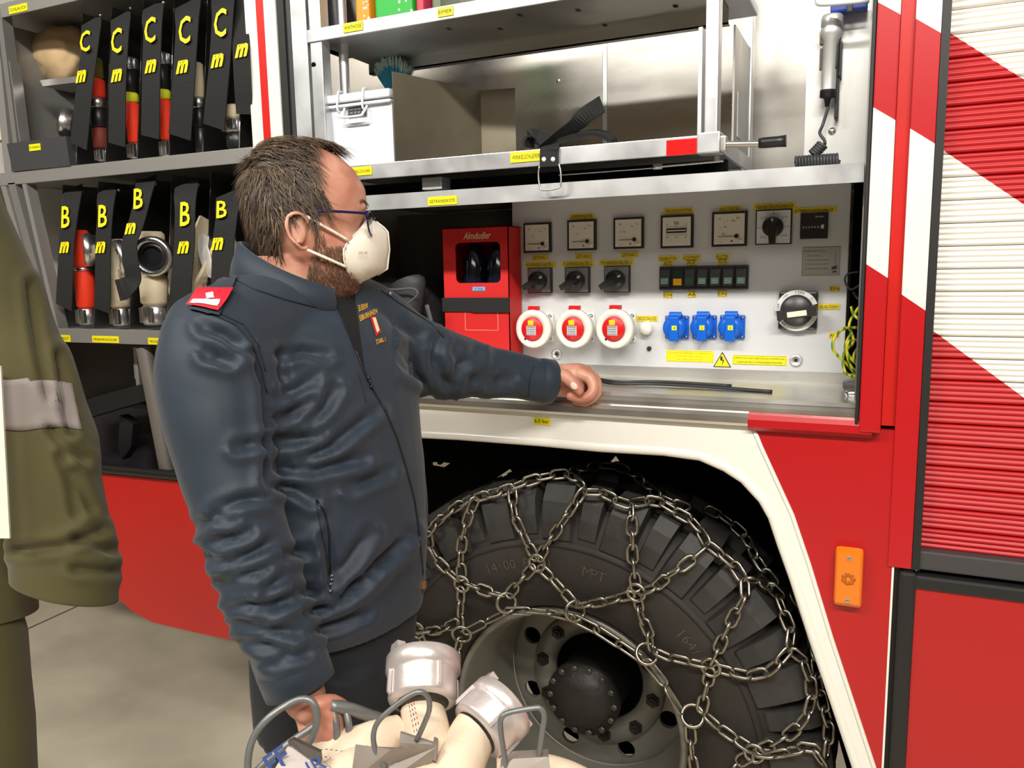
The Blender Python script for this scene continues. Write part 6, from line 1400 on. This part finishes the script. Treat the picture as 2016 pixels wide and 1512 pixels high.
def ch_(px, py, off):
    h = CT.ray_cast(CAM - coff, ray(px, py).normalized())
    if not h[0]: return None
    n_ = h[1] if h[1].dot(ray(px, py)) < 0 else -h[1]; return h[0] + coff + n_ * off
b = MB(); G = []; nx, ny = 26, 8
for j_ in range(ny + 1):
    for i in range(nx + 1):
        s_, t = i / nx, j_ / ny; xl = -18 + 22 * t; xr_ = 141 + 20 * t; x = xl + (xr_ - xl) * s_; y = 752 + 92 * t - (8 if s_ < .5 else 0) * (1 - t) + (4 * math.sin(s_ * 7))
        q = None; xx = x
        while q is None and xx > -60: q = ch_(xx, y, .0022); xx -= 2
        G.append(q if q else atd(x, y, 1.34))
b.add(G, [(j_ * (nx + 1) + i, j_ * (nx + 1) + i + 1, (j_ + 1) * (nx + 1) + i + 1, (j_ + 1) * (nx + 1) + i) for j_ in range(ny) for i in range(nx)], True)
bo = b.build('reflective_band', mat('reflective_grey', (132, 122, 118), .8, 0, bump=.1, bscale=600), ct); sd = bo.modifiers.new('thick', 'SOLIDIFY'); sd.thickness = .0015; sd.offset = -1
b = MB(); b.loft([prow(-190, 250, 1.5, 150, .12), prow(-150, 700, 1.5, 155, .12), prow(-105, 1000, 1.5, 150, .12), prow(-90, 1210, 1.5, 150, .12)]); b.build('coat_body', OL, ct)
tt = thing('turnout_trousers', atd(-20, 1400, 1.5), 'olive trousers below the coat at the bottom left edge', 'trousers')
b = MB(); b.loft([prow(-70, 1190, 1.48, 96, .08), prow(-55, 1250, 1.48, 98, .08), prow(-50, 1340, 1.48, 100, .08), prow(-45, 1420, 1.48, 104, .08), prow(-40, 1540, 1.48, 104, .08), prow(-40, 1700, 1.48, 100, .08)]); b.build('trouser_leg', OL, tt)
b = MB(); b.slab([atd(-14, 720, 1.30), atd(1, 720, 1.30), atd(19, 1060, 1.30), atd(-14, 1060, 1.30)], fwd * .004); cdd = b.build('white_card', mat('white_card', (226, 220, 206), .5), None); tag(cdd, 'white card edge in front of the olive sleeve at the left', 'card')
# ------------------------------------------------------------------ hose carrier in the foreground
GT = mat('galvanised_tube', (128, 130, 130), .45, .6, bump=.15, bscale=120); PLT = mat('worn_grey_plate', (150, 140, 132), .5, .4, var=.08, vscale=20)
hc = thing('hose_carrier', atd(700, 1600, 1.0), 'grey metal hose carrying basket held by the man, bottom centre', 'carrier')
def wire(pts, r, name, mt=GT, sub=6, n=10):
    b = MB(); P = [atd(*p) for p in pts]; b.tube(bez(P, sub), r, n); return b.build(name, mt, hc)
wire([(492, 1560, .98), (488, 1500, .98), (500, 1450, .985), (530, 1412, .99), (570, 1385, 1.0), (600, 1376, 1.0), (618, 1386, 1.0), (624, 1412, 1.0), (618, 1445, 1.0), (600, 1475, 1.0)], .0046, 'wire_loop')
wire([(480, 1545, 1.0), (530, 1494, 1.01), (570, 1462, 1.02), (620, 1428, 1.03), (652, 1400, 1.035)], .0048, 'frame_tube')
wire([(650, 1389, 1.035), (690, 1396, 1.045), (730, 1410, 1.06), (775, 1424, 1.075)], .0085, 'carry_handle', sub=4, n=14)
wire([(656, 1398, 1.035), (662, 1430, 1.03), (664, 1475, 1.03)], .0048, 'handle_strut'); wire([(682, 1402, 1.04), (687, 1430, 1.035), (688, 1475, 1.035)], .0048, 'handle_strut')
wire([(759, 1512, .97), (742, 1485, .97), (735, 1450, .97), (745, 1420, .97), (775, 1392, .97), (805, 1370, .97), (828, 1362, .97), (843, 1374, .975), (845, 1398, .98), (835, 1425, .985), (820, 1458, .99)], .0034, 'wire_loop')
wire([(1002, 1540, .95), (990, 1470, .95), (985, 1430, .95), (988, 1412, .95), (1005, 1402, .95), (1050, 1394, .95), (1064, 1395, .95), (1072, 1410, .95), (1068, 1440, .95), (1060, 1495, .955)], .0034, 'wire_loop')
b = MB(); b.slab([atd(700, 1465, .975), atd(770, 1475, .965), atd(860, 1470, .985), atd(850, 1500, .985), atd(800, 1512, .97), (atd(790, 1540, .965)), atd(690, 1540, .965)], fwd * .003 + V((0, 0, -.004))); b.build('clamp_plate', PLT, hc)
b = MB(); b.slab([atd(788, 1443, 1.0), atd(858, 1466, .985), atd(856, 1496, .985), atd(800, 1480, .98), atd(786, 1462, .99)], fwd * .006); b.slab([atd(852, 1464, .985), atd(860, 1468, .983), atd(859, 1500, .983), atd(851, 1496, .985)], fwd * .02); b.build('clamp_plate', PLT, hc)
b = MB(); b.slab([atd(520, 1550, .96), atd(566, 1470, .985), atd(600, 1478, .985), atd(650, 1512, .975), atd(660, 1560, .96)], fwd * .003); pl = b.build('name_plate', mat('pale_lilac_plate', (184, 172, 170), .55), hc)
b = MB(); q = atd(545, 1496, .972); b.text('FF', q, .026, xd=(right * .75 + V((0, 0, 1)) * .55), up=(V((0, 0, 1)) * .75 - right * .35), bold=.02); q2 = atd(612, 1512, .968); b.text('NR', q2, .02, xd=(right * .75 + V((0, 0, 1)) * .5), up=(V((0, 0, 1)) * .75 - right * .35)); b.build('painted_letters', mat('blue_marker', (62, 84, 150), .6), pl)
b = MB(); b.slab([atd(566, 1462, .98), atd(576, 1456, .98), atd(630, 1482, .975), atd(632, 1500, .972), atd(606, 1492, .974)], fwd * .008); b.build('clip', mat('dark_clip', (92, 86, 80), .5, .4), hc)
b = MB(); b.slab([atd(985, 1512, .95), atd(1010, 1494, .95), atd(1080, 1490, .95), atd(1086, 1540, .94), atd(985, 1540, .94)], fwd * .02); b.build('clamp_plate', PLT, hc)
# tray under the hoses
b = MB(); c0 = atd(560, 1680, 1.0); c1 = atd(1100, 1660, .98)
for k_ in range(5):
    o_ = fwd * (.03 * k_); wire([(540, 1600, .97 + .03 * k_), (700, 1640, .97 + .03 * k_), (1090, 1620, .96 + .03 * k_)], .004, 'basket_wire')
HBG = bpy.data.materials.new('ribbed_hose'); HBG.use_nodes = True; nt = HBG.node_tree; bs = nt.nodes['Principled BSDF']; bs.inputs['Roughness'].default_value = .8
bs.inputs['Base Color'].default_value = lin((224, 204, 180)) + (1,)
tc = nt.nodes.new('ShaderNodeTexCoord'); nz = nt.nodes.new('ShaderNodeTexNoise'); nz.inputs['Scale'].default_value = 350; bp = nt.nodes.new('ShaderNodeBump'); bp.inputs['Strength'].default_value = .3; bp.inputs['Distance'].default_value = .002
nt.links.new(tc.outputs['Object'], nz.inputs[0]); nt.links.new(nz.outputs[0], bp.inputs['Height']); nt.links.new(bp.outputs[0], bs.inputs['Normal'])
def fhose(pts, lab, nm='fire_hose', ribs=True):
    """ribbed canvas hose: radius ripples along its length"""
    t = thing(nm, atd(*pts[0][:3]), lab, 'hose', 'hoses in the carrier')
    P = bez([atd(p[0], p[1], p[2]) for p in pts], 22); R = []
    for i in range(len(P)):
        f = i / 22; a = min(int(f), len(pts) - 1); c = min(a + 1, len(pts) - 1); R.append((pts[a][3] + (pts[c][3] - pts[a][3]) * (f - a)) * (1 + (.022 if ribs and i % 2 else 0)))
    b = MB(); b.tube(P, R, 28); b.build('hose_body', HBG, t)
    return t, P, R
def stitches(t, P, R, i0, i1, sides, cols):
    for q, sgn in enumerate(sides):
        b = MB()
        for i in range(i0, i1, 2):
            if (i // 2) % 2: continue
            ax = (P[i + 1] - P[i]).normalized(); vw = (CAM - P[i]).normalized(); vw = (vw - ax * vw.dot(ax)).normalized(); sd_ = ax.cross(vw); d = (vw * math.cos(sgn) + sd_ * math.sin(sgn))
            a_, c_ = P[i] + d * R[i] * 1.02, P[i + 2] + d * R[i + 2] * 1.02; b.tube([a_, c_], .0006, 4)
        b.build('coloured_thread', cols[q % len(cols)], t, kind='stuff')
RT_, BT = mat('red_thread', (200, 70, 60), .7), mat('blue_thread', (60, 90, 170), .7)
tA, PA, RA_ = fhose([(822, 1352, 1.10, .026), (832, 1400, 1.07, .029), (842, 1450, 1.04, .030), (846, 1500, 1.02, .031), (840, 1580, 1.0, .032)], 'beige hose running up to the left aluminium coupling, in the carrier')
stitches(tA, PA, RA_, 12, 60, (.55, .42, .3), (RT_, BT, RT_))
tB, PB, RB = fhose([(960, 1412, 1.06, .029), (935, 1440, 1.04, .030), (915, 1480, 1.02, .031), (900, 1520, 1.0, .032), (890, 1590, .98, .033)], 'beige hose running up to the right aluminium coupling, in the carrier')
tC, PC, RC = fhose([(590, 1500, 1.06, .026), (640, 1482, 1.05, .028), (690, 1480, 1.04, .030), (740, 1462, 1.04, .028), (790, 1440, 1.06, .022)], 'beige ribbed hose lying across the carrier behind the left coupling')
stitches(tC, PC, RC, 14, 60, (.5, .2, -.1), (RT_, BT, mat('green_thread', (50, 140, 120), .7)))
tD, PD, RD = fhose([(640, 1560, .99, .030), (700, 1525, 1.0, .032), (770, 1530, 1.0, .032), (900, 1560, .99, .032)], 'beige hose fold at the lower left of the carrier')
tE, PE, RE = fhose([(980, 1530, 1.03, .026), (1050, 1526, 1.03, .027), (1110, 1540, 1.02, .027), (1170, 1570, 1.0, .027)], 'beige hose fold at the lower right of the carrier')
CPL = mat('matt_aluminium_coupling', (214, 204, 202), .38, .55, bump=.12, bscale=80)
def storz(c, axis, R, Hh, lab):
    """fire hose coupling: shell, rim collar, two lugs and seal"""
    t = thing('hose_coupling', c, lab, 'coupling', 'aluminium couplings on the carrier'); ax = V(axis).normalized()
    b = MB(); b.lathe([(R * .66, -.002), (R * .86, 0), (R * .90, .004), (R * .90, Hh * .55), (R * .93, Hh * .62), (R, Hh * .66), (R, Hh * .96), (R * .96, Hh), (R * .80, Hh), (R * .76, Hh * .9), (R * .7, Hh * .5), (R * .62, Hh * .3), (R * .66, -.002)], c, ax, 48); b.build('shell', CPL, t)
    u = V(right) - ax * ax.dot(right); u.normalize(); v = ax.cross(u)
    for a in (.2, 1.85, 3.4, 5.0):
        d = u * math.cos(a + .25) + v * math.sin(a + .25); s_ = ax.cross(d); p = c + ax * Hh * .30 + d * R * .91
        b = MB(); b.hexa([p - s_ * .0028 - ax * .016, p + s_ * .0028 - ax * .016, p + s_ * .0028 + ax * .018, p - s_ * .0028 + ax * .018], [q + d * .0045 for q in (p - s_ * .002 - ax * .012, p + s_ * .002 - ax * .012, p + s_ * .002 + ax * .018, p - s_ * .002 + ax * .018)]); b.build('rib', CPL, t)
    for a in (0.6, 0.6 + math.pi):
        d = u * math.cos(a) + v * math.sin(a); s_ = ax.cross(d); p = c + ax * Hh + d * R * .78
        b = MB(); b.hexa([p - s_ * .012 - d * .006, p + s_ * .012 - d * .006, p + s_ * .012 + d * .006, p - s_ * .012 + d * .006], [q + ax * .012 for q in (p - s_ * .009 - d * .006, p + s_ * .009 - d * .006, p + s_ * .009 + d * .006, p - s_ * .009 + d * .006)]); b.build('claw', CPL, t)
    b = MB(); b.lathe([(R * .5, Hh * .8), (R * .76, Hh * .8), (R * .76, Hh * .9), (R * .5, Hh * .9), (R * .5, Hh * .8)], c, ax, 36); b.build('rubber_seal', BLKP, t)
    b = MB(); b.lathe([(R * .3, -.003), (R * .68, -.003), (R * .68, .01), (R * .3, .01)], c, ax, 32); b.build('hose_clamp', mat('dark_clamp', (52, 48, 46), .4, .5), t)
    return t
cA = atd(832, 1382, 1.06); storz(cA, fwd * .74 + V((0, 0, 1)) * .66 + right * -.04, .0515, .062, 'round aluminium hose coupling, left and higher of the two on the carrier')
cB = atd(940, 1440, 1.035); storz(cB, right * .62 + V((0, 0, 1)) * .40 + fwd * .62, .0475, .052, 'round aluminium hose coupling, right and lower of the two on the carrier')
